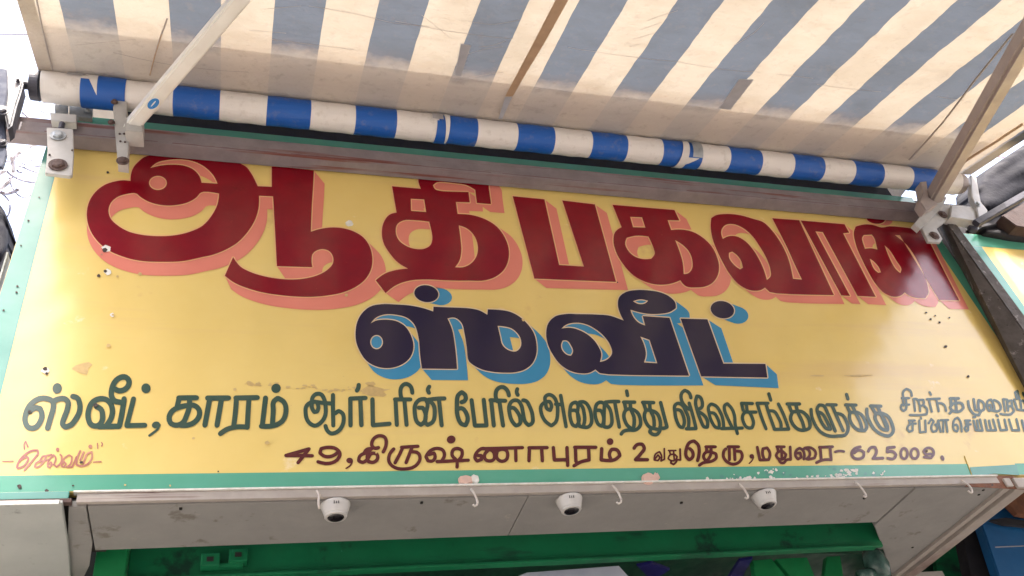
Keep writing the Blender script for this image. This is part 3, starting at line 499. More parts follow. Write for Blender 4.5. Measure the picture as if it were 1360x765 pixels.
# things inside the opening, under the beam
plate('ceiling_board', [(600,800),(700,760),(822,751),(866,800)], 0.60, 0.02, 'inner', shop)
zplate('ceiling_board', [(250,775),(420,757),(560,752),(1000,735),(1180,735),(1180,790),(250,810)], 1.42, 0.02, 'green_dark', shop)
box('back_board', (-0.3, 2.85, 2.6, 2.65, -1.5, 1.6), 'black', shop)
plate('ceiling_board', [(858,752),(990,742),(960,775),(880,775)], 1.0, 0.03, 'tape', shop)
zplate('bunting', [(846,752),(866,748),(890,757),(866,772)], 1.30, 0.01, 'violet', shop)
zplate('bunting', [(982,745),(1000,742),(976,785),(956,785)], 1.30, 0.01, 'violet', shop)
for (a, b, c, d, mt) in (((1000,744),(1025,742),(1052,775),(1004,775),'green_bright'), ((1031,742),(1072,740),(1086,775),(1058,775),'green_bright'), ((1098,739),(1116,738),(1122,775),(1094,775),'green_bright')):
    plate('shutter_strut', [a, b, c, d], 0.62, 0.03, mt, shop)
bm = bmesh.new(); q = at(1165, 752, 0.50); tube(bm, [q+Vector((0,0,0.07)), q+Vector((0,0,0.04)), q+Vector((0,0,0.0)), q-Vector((0,0,0.05))], [0.03,0.045,0.05,0.035], 14)
put('lamp_holder', bm, 'glasspot', shop, True)
bm = bmesh.new(); q = at(1150, 764, 0.50); tube(bm, [q+Vector((-0.03,0,0)), q+Vector((0.05,0,0.01))], 0.022, 12); put('lamp_holder', bm, 'glasspot', shop, True)

# ---------------------------------------------------------------- neighbours
nb = empty('neighbour_shop', 'neighbouring shop front with a bright blue board and murky green door beyond the edge rail', 'shop', (3.4, 0.9, -1.6))
plate('blue_board', [(1302,690),(1322,672),(1375,655),(1480,700),(1480,860),(1352,860),(1327,765)], 0.62, 0.05, 'blue_wall', nb, 0.004)
plate('board_joint', [(1322,726),(1420,722),(1420,723),(1322,727.2)], 0.6185, 0.001, 'tape', nb, 0)
plate('gap_shade_plate', [(1276,700),(1302,686),(1328,765),(1340,810),(1300,810)], 0.70, 0.06, 'black', nb)  # black plate stands in for the shade of an upright gap
plate('green_door', [(1190,760),(1240,716),(1290,690),(1345,850),(1190,850)], 0.95, 0.05, 'green_dark', nb)
plate('green_door', [(1238,722),(1282,700),(1322,850),(1262,850)], 0.92, 0.025, 'lintel', nb)
plate('rusty_corner', [(1338,668),(1364,650),(1400,650),(1400,690),(1352,682)], 0.56, 0.03, 'rust_orange', nb)
plate('cable_bundle', [(1316,690),(1336,687),(1380,694),(1380,700),(1335,696)], 0.58, 0.02, 'black', nb)
box('wall', (3.0, 7.5, 1.1, 1.3, -1.6, 1.55), 'black', nb)
box('upper_wall', (3.36, 7.5, 0.06, 1.1, 1.58, 3.0), 'black', nb)

ns = empty('signboard', 'neighbouring yellow signboard with a green border, right of the dark timber post', 'signboard', (3.45, 0, 1.3))
box('board', (3.40, 5.6, 0.0, 0.03, 1.33, 2.70), 'yellow', ns, 0.002)
def flatpoly(pts, y): return [Vector((p.x, y, p.z)) for p in pts]
def sheet(name, quads, y, material, parent):             # painted bands as thin sheets
    bm = bmesh.new()
    for q in quads: bm.faces.new([bm.verts.new(Vector((a, y, b))) for a, b in q])
    for f in bm.faces:
        f.normal_update()
        if f.normal.y > 0: f.normal_flip()
    off = Vector(); r = parent
    while r is not None: off += r.location; r = r.parent
    me = bpy.data.meshes.new(name); bm.to_mesh(me); bm.free(); me.transform(Matrix.Translation(-off)); return link(name, me, material, parent)
sheet('painted_border', [[(3.402,2.61),(5.59,2.61),(5.59,2.698),(3.402,2.698)]], -0.0009, 'green', ns)
sheet('painted_border', [[(3.402,1.335),(3.492,1.335),(3.506,2.6095),(3.402,2.6095)]], -0.0008, 'teal', ns)

bm = bmesh.new()
A = [Vector(p) for p in ((3.322,0.0,2.79),(3.238,-0.10,2.64),(3.30,-0.10,2.66),(3.385,0.0,2.80))]
B = [Vector(p) for p in ((3.10,0.0,1.35),(3.245,-0.10,1.35),(3.33,-0.10,1.35),(3.385,0.0,1.35))]
va = [bm.verts.new(p) for p in A]; vb = [bm.verts.new(p) for p in B]
fs = [bm.faces.new(va), bm.faces.new(vb[::-1])]+[bm.faces.new((va[i], vb[i], vb[(i+1) % 4], va[(i+1) % 4])) for i in range(4)]
bmesh.ops.bevel(bm, geom=list(bm.edges), offset=0.006, segments=2, affect='EDGES'); bmesh.ops.recalc_face_normals(bm, faces=bm.faces)
po = put('timber_post', bm, 'post'); tag(po, 'weathered dark timber post standing between the two yellow signboards', 'post')

# dark tarpaulin bundle of the neighbour's awning
def bulge(name, top, bot, y0, dep, material, nu=24, nv=12, fold=0.02, seed=0):
    def lerp(pl, t):
        x = t*(len(pl)-1); i = min(int(x), len(pl)-2); f = x-i; return (pl[i][0]*(1-f)+pl[i+1][0]*f, pl[i][1]*(1-f)+pl[i+1][1]*f)
    vs, fs = [], []
    for j in range(nv+1):
        for i in range(nu+1):
            a, b = lerp(top, i/nu), lerp(bot, i/nu); t = j/nv; p = at(a[0]*(1-t)+b[0]*t, a[1]*(1-t)+b[1]*t, y0)
            k = math.sin(math.pi*t)**0.6*math.sin(math.pi*(0.12+0.88*i/nu))**0.4 if 0 < j < nv else 0
            fl = noise.noise(Vector((p.x*2+seed, t*9, seed)))*fold*(1 if 0 < j < nv else 0)
            q = EYE+(p-EYE)*(1-(dep*k+fl)/(D+y0)*0.9); vs.append(q)
    for j in range(nv):
        for i in range(nu): a = j*(nu+1)+i; fs.append((a, a+1, a+nu+2, a+nu+1))
    n0 = len(vs)                                          # back skin, so the bundle is a closed body
    for v in list(vs[:n0]): vs.append(EYE+(v-EYE)*1.0+Vector((0, 0.16, 0.05)))
    fs += [tuple(x+n0 for x in f[::-1]) for f in fs[:nu*nv]]
    rim = [i for i in range(nu+1)]+[j*(nu+1)+nu for j in range(1, nv+1)]+[nv*(nu+1)+i for i in range(nu-1, -1, -1)]+[j*(nu+1) for j in range(nv-1, 0, -1)]
    for a, b in zip(rim, rim[1:]+rim[:1]): fs.append((b, a, a+n0, b+n0))
    bm = bmesh.new(); bv = [bm.verts.new(v) for v in vs]
    for f in fs: bm.faces.new([bv[i] for i in f])
    return put(name, bm, material, None, True)
o = bulge('tarpaulin', [(1299,242),(1308,227),(1327,214),(1362,191),(1440,148),(1520,110)], [(1306,284),(1312,298),(1330,296),(1365,280),(1440,250),(1520,220)], 0.01, 0.10, 'tarp', fold=0.06, seed=3)
tag(o, 'dark navy tarpaulin bundle of the neighbouring awning at the right edge', 'tarpaulin')
o = bulge('tarpaulin', [(1300,292),(1340,268),(1372,250),(1460,225)], [(1312,312),(1345,318),(1380,322),(1460,330)], -0.02, 0.03, 'black', fold=0.03, seed=8)  # black body added as the shade of the gap above the neighbouring sign
tag(o, 'black sheet standing in for the shaded gap between the navy tarpaulin and the neighbouring sign', 'tarpaulin')
nbm = bmesh.new(); bar(nbm, at(1296,297,-0.14), at(1420,225,-0.30), Vector((0,0,1)), 0.03, 0.035); o = put('steel_bar', nbm, 'cast'); tag(o, 'thin dark steel bar running up along the tarpaulin at the right edge', 'bar')
o = plate('timber_block', [(1331,286),(1372,262),(1400,262),(1400,308),(1350,300)], -0.10, 0.07, 'post2', None, 0.004); tag(o, 'reddish brown timber block end under the dark tarpaulin', 'timber')

# ---------------------------------------------------------------- the signboard
sg = empty('signboard', 'yellow painted shop signboard with big red and navy Tamil lettering and a green border', 'signboard', (1.27, 0, 1.32))
SX0, SX1, SZ0, SZ1 = -0.705, 3.275, 1.3255, 2.947
bm = bmesh.new(); prism(bm, [Vector(p) for p in ((-0.722,0,SZ0), (SX1,0,SZ0), (SX1,0,SZ1), (-0.70,0,SZ1))], Vector((0,0.03,0)), 0.0015)
put('board', bm, 'yellow', sg)
def strip(pts): return pts
e = 0.0006
sheet('painted_border', [[(-0.721,SZ0+.002),(3.273,SZ0+.002),(3.273,1.3755),(2.0,1.3775),(0.8,1.3765),(-0.719,1.3775)]], -e, 'green', sg)
sheet('painted_border', [[(-0.7195,1.3785),(-0.632,1.3785),(-0.642,2.0),(-0.649,2.6),(-0.652,2.868),(-0.700,2.868)]], -e, 'teal', sg)
sheet('painted_border', [[(-0.699,2.870),(3.273,2.870),(3.273,2.945),(-0.699,2.945)]], -e, 'green', sg)
sheet('painted_border', [[(3.205,1.3785),(3.273,1.3785),(3.273,2.868),(3.212,2.868)]], -e, 'green', sg)
box('folded_edge', (-0.7265, -0.7215, -0.004, 0.032, SZ0, 2.2), 'steelside', sg)
# torn lower right corner: a lifted flap and bare rusty metal
plate('bare_metal', [(1281,646),(1292,637),(1318,631),(1345,632),(1362,640),(1362,650)], -0.003, 0.002, 'rust_orange', sg, 0)
plate('patch_sheet', [(1281,605),(1342,602),(1354,631),(1320,629),(1292,634)], -0.004, 0.003, 'yellow', sg, 0.0005)
plate('patch_sheet', [(1288,620.5),(1350,617),(1354,631),(1320,629),(1292.5,633.5)], -0.0052, 0.001, 'teal', sg, 0)

# --- lettering
def V2(view, p): x0, y0, s = VIEW[view]; return (x0+p[0]/s, y0+p[1]/s)
def smooth_poly(pts, closed=True, ang=52, sub=4):
    n = len(pts); out = []
    def cornerness(i):
        if not closed and (i == 0 or i == n-1): return True
        a, b, c = pts[(i-1) % n], pts[i], pts[(i+1) % n]
        u = (b[0]-a[0], b[1]-a[1]); v = (c[0]-b[0], c[1]-b[1])
        d = abs(math.degrees(math.atan2(u[0]*v[1]-u[1]*v[0], u[0]*v[0]+u[1]*v[1]))); return d > ang
    cr = [cornerness(i) for i in range(n)]
    rng = n if closed else n-1
    for i in range(rng):
        p1, p2 = pts[i], pts[(i+1) % n]; p0 = pts[(i-1) % n] if not cr[i] else None; p3 = pts[(i+2) % n] if not cr[(i+1) % n] else None
        out.append(p1)
        if p0 is None and p3 is None: continue
        L = math.dist(p1, p2)
        if L < 1e-6: continue
        def tan(a, b, c):
            # centripetal-like tangent scaled to this segment
            l1, l2 = math.dist(a, b), math.dist(b, c); l1 = max(l1, 1e-6); l2 = max(l2, 1e-6)
            d = ((b[0]-a[0])/l1*l2+(c[0]-b[0])/l2*l1, (b[1]-a[1])/l1*l2+(c[1]-b[1])/l2*l1); m_ = math.hypot(*d) or 1; k = min(L, 1.5*min(l1, l2))
            return (d[0]/m_*k, d[1]/m_*k)
        t1 = tan(p0, p1, p2) if p0 else None; t2 = tan(p1, p2, p3) if p3 else None
        if t1 is None: t1 = (1.5*(p2[0]-p1[0])-t2[0]*0.5, 1.5*(p2[1]-p1[1])-t2[1]*0.5)
        if t2 is None: t2 = (1.5*(p2[0]-p1[0])-t1[0]*0.5, 1.5*(p2[1]-p1[1])-t1[1]*0.5)
        for k in range(1, sub):
            t = k/sub; h1 = 2*t**3-3*t*t+1; h2 = t**3-2*t*t+t; h3 = -2*t**3+3*t*t; h4 = t**3-t*t
            out.append((h1*p1[0]+h2*t1[0]+h3*p2[0]+h4*t2[0], h1*p1[1]+h2*t1[1]+h3*p2[1]+h4*t2[1]))
    if not closed: out.append(pts[-1])
    return out
def area(p): return sum(p[i][0]*p[(i+1) % len(p)][1]-p[(i+1) % len(p)][0]*p[i][1] for i in range(len(p)))/2
def union(add, sub=()):
    import numpy as np
    add = [p for p in add if abs(area(p)) > 0.01]; vs, es, seen = [], [], {}
    for poly in list(add)+list(sub):
        ids = []
        for p in poly:
            k = (round(p[0], 3), round(p[1], 3))
            if k not in seen: seen[k] = len(vs); vs.append(Vector(k))
            ids.append(seen[k])
        es += [(i, j) for i, j in zip(ids, ids[1:]+ids[:1]) if i != j]
    es = list({(min(e), max(e)) for e in es})
    r = delaunay_2d_cdt(vs, es, [], 0, 1e-4); V = r[0]
    c = np.array([[(V[f[0]].x+V[f[1]].x+V[f[2]].x)/3, (V[f[0]].y+V[f[1]].y+V[f[2]].y)/3] for f in r[2]])
    def inside(poly):
        P = np.array(poly); lo, hi = P.min(0), P.max(0); m_ = np.where((c > lo).all(1) & (c < hi).all(1))[0]; res = np.zeros(len(c), bool)
        if len(m_) == 0: return res
        x, y = c[m_, 0], c[m_, 1]; f = np.zeros(len(m_), bool)
        for (x1, y1), (x2, y2) in zip(poly, list(poly[1:])+[poly[0]]):
            if y1 == y2: continue
            f ^= ((y1 > y) != (y2 > y)) & (x < (x2-x1)*(y-y1)/(y2-y1)+x1)
        res[m_] = f; return res
    acc = np.zeros(len(c), bool)
    for p in add: acc |= inside(p)
    for p in sub: acc &= ~inside(p)
    return V, [f for f, k in zip(r[2], acc) if k]
def painted(name, vf, y, material, parent):
    vs, fs = vf; used = sorted({i for f in fs for i in f}); ix = {k: n for n, k in enumerate(used)}
    P = [at(vs[k][0], vs[k][1], y) for k in used]; F_ = []
    for f in fs:
        a = [ix[i] for i in f]; nrm = (P[a[1]]-P[a[0]]).cross(P[a[2]]-P[a[0]])
        F_.append(a if nrm.y < 0 else a[::-1])
    off = Vector(); r = parent
    while r is not None: off += r.location; r = r.parent
    return link(name, tomesh(name, [p-off for p in P], F_), material, parent)
def tris_of(vf): vs, fs = vf; return [[tuple(vs[i]) for i in f] for f in fs]
def outline_pts(segs):
    o = []
    for v, pts in segs: o += [V2(v, p) for p in pts]
    return o
def disc(c, r, n=8): return [(c[0]+r*math.cos(2*math.pi*k/n+.2), c[1]+r*math.sin(2*math.pi*k/n+.2)) for k in range(n)]
def big(spec, face, shade, line):
    outer, holes, s0, s1 = spec
    op = smooth_poly(outline_pts(outer)); hp = [smooth_poly(outline_pts(h)) for h in holes]
    body = union([op], hp); xs = [p[0] for p in op]; xa, xb = min(xs), max(xs)
    def sh(p, k=1.0):
        t = (p[0]-xa)/(xb-xa); return (p[0]+k*(s0[0]*(1-t)+s1[0]*t), p[1]+k*(s0[1]*(1-t)+s1[1]*t))
    polys = [[sh(p) for p in t] for t in tris_of(body)]
    for loop in [op]+hp:
        for a, b in zip(loop, loop[1:]+loop[:1]): polys += [[a, b, sh(b)], [a, sh(b), sh(a)]]
    shadow = union(polys)
    rim = []
    for loop in [op]+hp:
        for a, b in zip(loop, loop[1:]+loop[:1]):
            L = math.dist(a, b)
            if L < 1e-4: continue
            nx, ny = -(b[1]-a[1])/L*1.35, (b[0]-a[0])/L*1.35
            rim.append([(a[0]+nx, a[1]+ny), (b[0]+nx, b[1]+ny), (b[0]-nx, b[1]-ny), (a[0]-nx, a[1]-ny)])
        for a in loop[::2]: rim.append(disc(a, 1.35, 6))
    l = painted('letter', body, -0.0030, face, sg)
    painted('letter_outline', union(rim), -0.0022, line, l); painted('letter_shade', shadow, -0.0014, shade, l)
for s in BIG_RED: big(s, 'red', 'salmon', 'cream')
for s in BIG_BLUE: big(s, 'navy', 'sky_blue', 'cream2')
def small(spec, material):
    v, wd, strokes, dots = spec; s = VIEW[v][2]; polys = []; r = wd/s/2
    for st in strokes:
        pts = smooth_poly([V2(v, p) for p in st], False, 62, 3)
        n = len(pts)
        for i, (a, b) in enumerate(zip(pts, pts[1:])):
            L = math.dist(a, b)
            if L < 1e-4: continue
            nx, ny = -(b[1]-a[1])/L*r, (b[0]-a[0])/L*r
            polys.append([(a[0]+nx, a[1]+ny), (b[0]+nx, b[1]+ny), (b[0]-nx, b[1]-ny), (a[0]-nx, a[1]-ny)])
        for i, p in enumerate(pts): polys.append(disc(p, r*(0.97 if i % 2 else 1), 9 if 0 < i < n-1 else 10))
    for d in dots: polys.append([V2(v, p) for p in ell(*d)])
    painted('letter', union(polys), -0.0016, material, sg)
for s in GREEN_ROW: small(s, 'dkgreen')
for s in BROWN_ROW: small(s, 'brown')
for s in SIGNATURE: small(s, 'faded')
# --- wear: nail heads, chips, putty and paint splashes
def blob(name, u, v, ru, rv, y, material, seed=0, n=14, th=0.0, jag=0.25):
    rnd = random.Random(seed*13+int(u)); P = [(u+ru*(1+jag*(rnd.random()*2-1))*math.cos(2*math.pi*k/n), v+rv*(1+jag*(rnd.random()*2-1))*math.sin(2*math.pi*k/n)) for k in range(n)]
    if th: return plate(name, P, y, th, material, sg, th*0.45)
    return painted(name, ([Vector(p) for p in P], [list(range(n))]), y, material, sg)
for u, v, r, mt in ((143,229,1.8,'blackdot'),(139,332,3.2,'blackdot'),(135,338,1.4,'faded'),(131,366,2.4,'blackdot'),(140,360,2.2,'blackdot'),(156,367,1.8,'dirt'),(150,418,1.8,'dirt'),(144,459,3,'dirt'),
        (60,490,3,'blackdot'),(62,496,2,'blackdot'),(127,538,3,'blackdot'),(39,547,2.4,'blackdot'),(108,614,2.2,'blackdot'),(38,293,1.4,'blackdot'),(52,262,1.2,'blackdot'),(23,380,1.6,'blackdot'),(22,388,1.6,'blackdot'),
        (5,412,1.6,'blackdot'),(28,326,1.2,'blackdot'),(26,646,3.4,'blackdot'),(62,652,2.8,'blackdot'),(97,645,1.5,'blackdot'),(166,644,1.5,'dirt'),(226,645,1.4,'dirt'),(290,626,1.2,'blackdot'),(460,392,2.2,'dirt'),
        (480,331,0,'dirt'),(1256,460,2.2,'blackdot'),(1286,500,2,'blackdot'),(1230,415,1.4,'blackdot'),(1236,424,1.6,'blackdot'),(1242,419,1.2,'blackdot'),(1248,428,1.6,'blackdot'),(1261,422,1.2,'blackdot'),(1231,599,1.8,'blackdot'),(1318,644,1.5,'blackdot'),
        (350,377,0,'dirt'),(355,588,3,'dirt'),(257,582,2,'dirt'),(312,517,2.4,'dirt'),(695,425,2,'dirt'),(500,601,1.5,'dirt'),(820,375,1,'blackdot'),(186,364,2.6,'dirt')):
    if r: blob('nail_mark', u, v, r, r*0.85, -0.0034, mt, 1)
blob('paint_chip', 141, 330, 6.5, 4.2, -0.0031, 'chipwhite', 2); blob('paint_chip', 143, 361, 4.5, 4, -0.0031, 'chipwhite', 3); blob('paint_chip', 149, 418, 3, 2.6, -0.0031, 'chipwhite', 4)
blob('paint_chip', 60, 492, 5, 4, -0.0031, 'chipwhite', 5); blob('paint_chip', 464, 297, 5, 4, -0.0001, 'chipwhite', 5)
blob('putty_lump', 619, 637, 10, 7, -0.009, 'pink', 3, 16, 0.008, 0.12); blob('putty_lump', 631, 636, 7, 6, -0.006, 'chipwhite', 9, 14, 0.005, 0.25)
blob('putty_lump', 861, 635, 9, 8, -0.009, 'pink', 6, 16, 0.008, 0.14); blob('putty_lump', 872, 634, 4, 7, -0.006, 'pink', 7, 12, 0.005, 0.3)
rnd = random.Random(5)
for cx_, cy_, n_, sx_, sy_ in ((975,636,26,22,5), (1110,632,16,12,6), (1128,630,30,14,7), (1040,634,16,30,4), (1165,628,6,10,4), (945,637,8,10,2), (1022,628,14,20,4)):
    for k in range(n_):
        u = rnd.gauss(cx_, sx_*.6); v = min(rnd.gauss(cy_, sy_*.6), 642.5-(u-900)*0.012); r_ = rnd.uniform(0.6, 2.6)
        blob('paint_splash', u, v, r_*1.3, r_, -0.0010-0.0001*(k % 7), 'chipwhite' if k % 3 else 'teal', k, 7, 0, 0.5)
# brown smear left by an old strip of adhesive
bm = bmesh.new(); rnd = random.Random(2)
for i in range(70):
    t = rnd.random(); u = 325+t*185; v = 508+t*14+rnd.gauss(0, 1.6)+(math.sin(t*22)*1.5); 
    if 0.32 < t < 0.36 or 0.14 < t < 0.18: continue
    r_ = rnd.uniform(0.5, 1.5); vs = [bm.verts.new(at(u+r_*2.6*math.cos(a), v+r_*0.9*math.sin(a), -0.0009-0.00001*i)) for a in [math.pi*2*k/6 for k in range(6)]]; f = bm.faces.new(vs[::-1])
o = put('adhesive_smear', bm, 'dirt', sg); o['kind'] = 'stuff'
for u, v, a, b in ((500,520,16,7), (492,510,6,4), (332,510,5,2.5), (110,490,11,8), (1140,499,16,1.2), (1085,499,10,1.0)): blob('adhesive_smear', u, v, a, b, -0.0008, 'dirt', 4, 12, 0, 0.45)

# ---------------------------------------------------------------- timber rail the awning is bolted to
rail = box('mounting_rail', (-0.835, 3.24, -0.072, -0.006, 2.739, 2.818), 'beam', None, 0.006)
for k in range(9):
    xx = -0.7+k*0.43; bm = bmesh.new(); n_ = 14
    tube(bm, [Vector((xx+0.38*i/n_, -0.0722-0.0005*(i % 2), 2.7455+0.0025*noise.noise(Vector((xx*3+i*.6, 0, 0))))) for i in range(n_+1)], [0.0006+0.0016*abs(noise.noise(Vector((xx*5+i*.9, 3, 0)))) for i in range(n_+1)], 6)
    put('paint_scar', bm, 'rail_scar', rail)
tag(rail, 'long worn grey-brown timber rail fixed across the top of the signboard', 'rail')

# ---------------------------------------------------------------- striped awning: vinyl sheet, roller and folding arms
YC, ZC, RR = -0.118, 2.945, 0.060
an = math.atan(SL)
aw = empty('awning', 'blue and white striped roller awning pulled out over the signboard', 'awning', (1.4, YC, ZC))
def cloth(name, x0, x1, y0, y1, nx, ny, off, material, parent, amp=0.004):
    vs, fs = [], []
    for j in range(ny+1):
        for i in range(nx+1):
            x = x0+(x1-x0)*i/nx; y = y1+(y0-y1)*j/ny; z = 3.05+SL*y+off
            t = j/ny; fade = min(1, t*4)
            w_ = noise.noise(Vector((x*0.9, y*1.5, 9)))
            z += fade*(0.0022*noise.noise(Vector((x*9+2*w_, y*30+6*w_, 3)))+0.0014*max(0, noise.noise(Vector((x*22, y*26, 4))))+0.0016*abs(noise.noise(Vector((x*3+y*5, y*12-x*2, 12)))))
            z += fade*(amp*noise.noise(Vector((x*1.4, y*2.2, 1)))+amp*0.55*noise.noise(Vector((x*2.5, y*16, 5)))+amp*0.35*noise.noise(Vector((x*14, y*9, 2))))
            vs.append(Vector((x, y, z))-parent.location)
    for j in range(ny):
        for i in range(nx): a = j*(nx+1)+i; fs.append((a, a+nx+1, a+nx+2, a+1))
    return link(name, tomesh(name, vs, fs, True), material, parent)
ys = YC-RR*math.sin(an)
cloth('sheet', -0.752, 3.565, -2.15, ys, 440, 230, 0.0, 'vinyl', aw, 0.009)
# hems along both side edges
cloth('hem', -0.752, -0.70, -2.15, ys-0.012, 3, 60, -0.006, 'vinyl', aw, 0.002)
cloth('hem', 3.50, 3.565, -2.15, ys-0.012, 3, 60, -0.008, 'vinyl', aw, 0.002)
bm = bmesh.new(); N = 40; x0r, x1r = -0.735, 3.46
tube(bm, [Vector((x0r+(x1r-x0r)*i/320, YC, ZC+0.0015*math.sin(i*.7))) for i in range(321)], RR*0.985, N); put('roller', bm, 'vinyl_roll', aw, False)
for f in aw.children[-1].data.polygons: f.use_smooth = len(f.vertices) == 4
for v in aw.children[-1].data.vertices:
    p_ = v.co+aw.location; a_ = math.atan2(p_.z-ZC, p_.y-YC); k_ = 1+0.022*noise.noise(Vector((p_.x*5, math.cos(a_)*1.5, math.sin(a_)*1.5)))+0.02*abs(noise.noise(Vector((p_.x*16+a_*3, a_*1.2, 4))))
    v.co = Vector((p_.x, YC+(p_.y-YC)*k_, ZC+(p_.z-ZC)*k_))-aw.location
bm = bmesh.new(); tube(bm, [(-0.742,YC,ZC),(-0.772,YC,ZC)], [0.056,0.054], 28); put('end_cap', bm, 'cast', aw)
bm = bmesh.new(); tube(bm, [(-0.772,YC,ZC),(-0.84,YC,ZC)], 0.017, 12); put('axle', bm, 'cast', aw)
bm = bmesh.new(); tube(bm, [(3.461,YC,ZC),(3.50,YC,ZC)], [0.058,0.050], 28); put('end_cap', bm, 'arm_brown', aw)
bm = bmesh.new(); tube(bm, [(3.50,YC,ZC),(3.58,YC,ZC)], 0.014, 12); put('axle', bm, 'cast', aw)
box('front_bar', (-0.75, 3.56, -2.20, -2.15, 2.235, 2.30), 'arm_white', aw, 0.004)
def patch_on_roll(name, x0, x1, a0, a1, off, material, skew=0.0, n=10, taper=(1, 1)):   # a strip that hugs the roller; angles from straight out to the street, up positive
    vs, fs = [], []
    for k in range(n+1):
        t = k/n; a = math.radians(a0+(a1-a0)*t); wd = (x1-x0)*(taper[0]*(1-t)+taper[1]*t); xc = x0+skew*t
        for x in (xc, xc+wd): vs.append(Vector((x, YC-(RR+off)*math.cos(a), ZC+(RR+off)*math.sin(a)))-aw.location)
    for k in range(n): fs.append((2*k, 2*k+1, 2*k+3, 2*k+2))
    return link(name, tomesh(name, vs, fs, True), material, aw)
M['vwhite'] = mat('white_vinyl', (0.74,0.71,0.68), None, 9, rough=0.45); M['vblue'] = mat('blue_vinyl', (0.010,0.10,0.42), (0.009,0.09,0.38), 9, rough=0.42)
patch_on_roll('torn_flap', -0.600, -0.447, -5, -138, 0.0022, 'vblue', 0.0, 12)
patch_on_roll('torn_flap', -0.548, -0.447, 42, -6, 0.0024, 'vblue', 0.0, 6)
patch_on_roll('torn_flap', -0.598, -0.545, 42, -62, 0.0034, 'vwhite', 0.055, 10, (1, 0.02))
patch_on_roll('tape_piece', -0.650, -0.600, 45, 8, 0.0036, 'tape')
patch_on_roll('torn_flap', 0.742, 0.802, -20, -135, 0.0024, 'vblue', -0.004, 10, (0.25, 1.0))
patch_on_roll('torn_flap', 0.772, 0.800, 42, -120, 0.0032, 'vwhite', 0.012, 10, (1, 0.25))
patch_on_roll('tape_piece', 0.722, 0.768, 45, -14, 0.0040, 'tape')
patch_on_roll('torn_flap', 1.905, 1.985, -45, -138, 0.0024, 'vblue', -0.01, 10, (0.9, 1.0))
patch_on_roll('torn_flap', 1.888, 1.922, 42, -142, 0.0034, 'vwhite', -0.035, 14, (0.8, 1.3))
patch_on_roll('torn_flap', 1.905, 1.955, -62, -100, 0.0036, 'vwhite', -0.03, 8, (1.1, 0.4))
patch_on_roll('tape_piece', 1.925, 1.975, 45, -58, 0.0050, 'galv')
# repairs, stitching and creases under the sheet
def under(name, pix, off, material, parent=aw, th=0.0012):
    bm = bmesh.new(); vs = [bm.verts.new(awn(u, v, off)) for u, v in pix]; f = bm.faces.new(vs); f.normal_update()
    if f.normal.z > 0: f.normal_flip()
    r = bmesh.ops.extrude_face_region(bm, geom=[f]); [setattr(x, 'co', x.co+Vector((0,0,th))) for x in r['geom'] if isinstance(x, bmesh.types.BMVert)]
    return put(name, bm, material, parent)
def tmat(name, c, ct, tw=0.4):
    m = bpy.data.materials.new(name); m.use_nodes = True; n = m.node_tree.nodes; L = m.node_tree.links
    g = n.new('ShaderNodeNewGeometry'); t = n.new('ShaderNodeTexNoise'); t.inputs['Scale'].default_value = 25; t.inputs['Detail'].default_value = 5; L.new(g.outputs['Position'], t.inputs['Vector'])
    df = n.new('ShaderNodeBsdfDiffuse'); tr = n.new('ShaderNodeBsdfTranslucent'); ms = n.new('ShaderNodeMixShader'); ms.inputs[0].default_value = tw
    L.new(mix(n, L, t.outputs[0], tuple(x*0.7 for x in c), c), df.inputs[0]); L.new(mix(n, L, t.outputs[0], tuple(x*0.75 for x in ct), ct), tr.inputs[0])
    L.new(df.outputs[0], ms.inputs[1]); L.new(tr.outputs[0], ms.inputs[2]); L.new(ms.outputs[0], n['Material Output'].inputs[0]); M[name] = m
tmat('seam_brown', (0.56,0.40,0.27), (0.6,0.42,0.26), .12); tmat('seam_grey', (0.52,0.54,0.60), (0.3,0.34,0.4), .12); tmat('crease_grey', (0.46,0.41,0.38), (0.4,0.36,0.34), .1)
under('repair_strip', [(740,-4),(757,-4),(726,52),(690,112),(681,128),(671,128),(706,62)], 0.011, 'seam_brown')
under('repair_strip', [(671,129),(680,129),(667,158),(662,158)], 0.011, 'seam_grey')
under('repair_strip', [(612,58),(626,60),(612,102),(604,100)], 0.011, 'seam_grey')
under('repair_strip', [(982,105),(1001,106),(970,146),(955,144)], 0.011, 'seam_grey')
def thread(name, pix, off, r, material):
    bm = bmesh.new(); tube(bm, [awn(u, v, off)+Vector((0,0,0.003*noise.noise(Vector((u*.05,v*.05,0))))) for u, v in smooth_poly(pix, False, 200, 5)], r, 5); return put(name, bm, material, aw)
thread('stitching', [(1208,212),(1250,165),(1300,100),(1345,45)], 0.010, 0.0045, 'crease_grey')
thread('stitching', [(48,-5),(58,45),(70,93)], 0.010, 0.003, 'crease_grey')
thread('stitching', [(222,25),(208,65),(199,100)], 0.010, 0.003, 'crease_grey')
thread('stitching', [(215,45),(204,80),(199,100)], 0.012, 0.002, 'seam_brown')
thread('stitching', [(1358,165),(1320,190),(1270,222)], 0.014, 0.007, 'seam_brown')
rnd = random.Random(11)
CR = [[(410,8),(480,20),(520,30),(570,35)],[(525,28),(600,42),(680,52)],[(620,28),(650,32),(690,26)],[(600,108),(640,100),(668,96)],[(636,62),(655,60),(672,54)],[(612,75),(640,66),(668,62)],[(755,63),(800,70),(860,78),(900,82)],[(900,82),(960,92),(1010,96)],[(1085,112),(1130,118),(1170,122)],[(1245,128),(1290,136)],[(350,12),(400,8)],
      [(860,28),(880,20),(900,14)],[(850,40),(878,30)],[(842,52),(870,44)],[(836,62),(850,58)],[(975,60),(1000,45),(1015,30)],[(1030,98),(1080,104)],[(560,20),(590,44),(600,52)],[(360,52),(420,60),(470,66)],[(150,70),(240,88),(330,96)],[(100,60),(180,52)],[(330,40),(380,44)]]
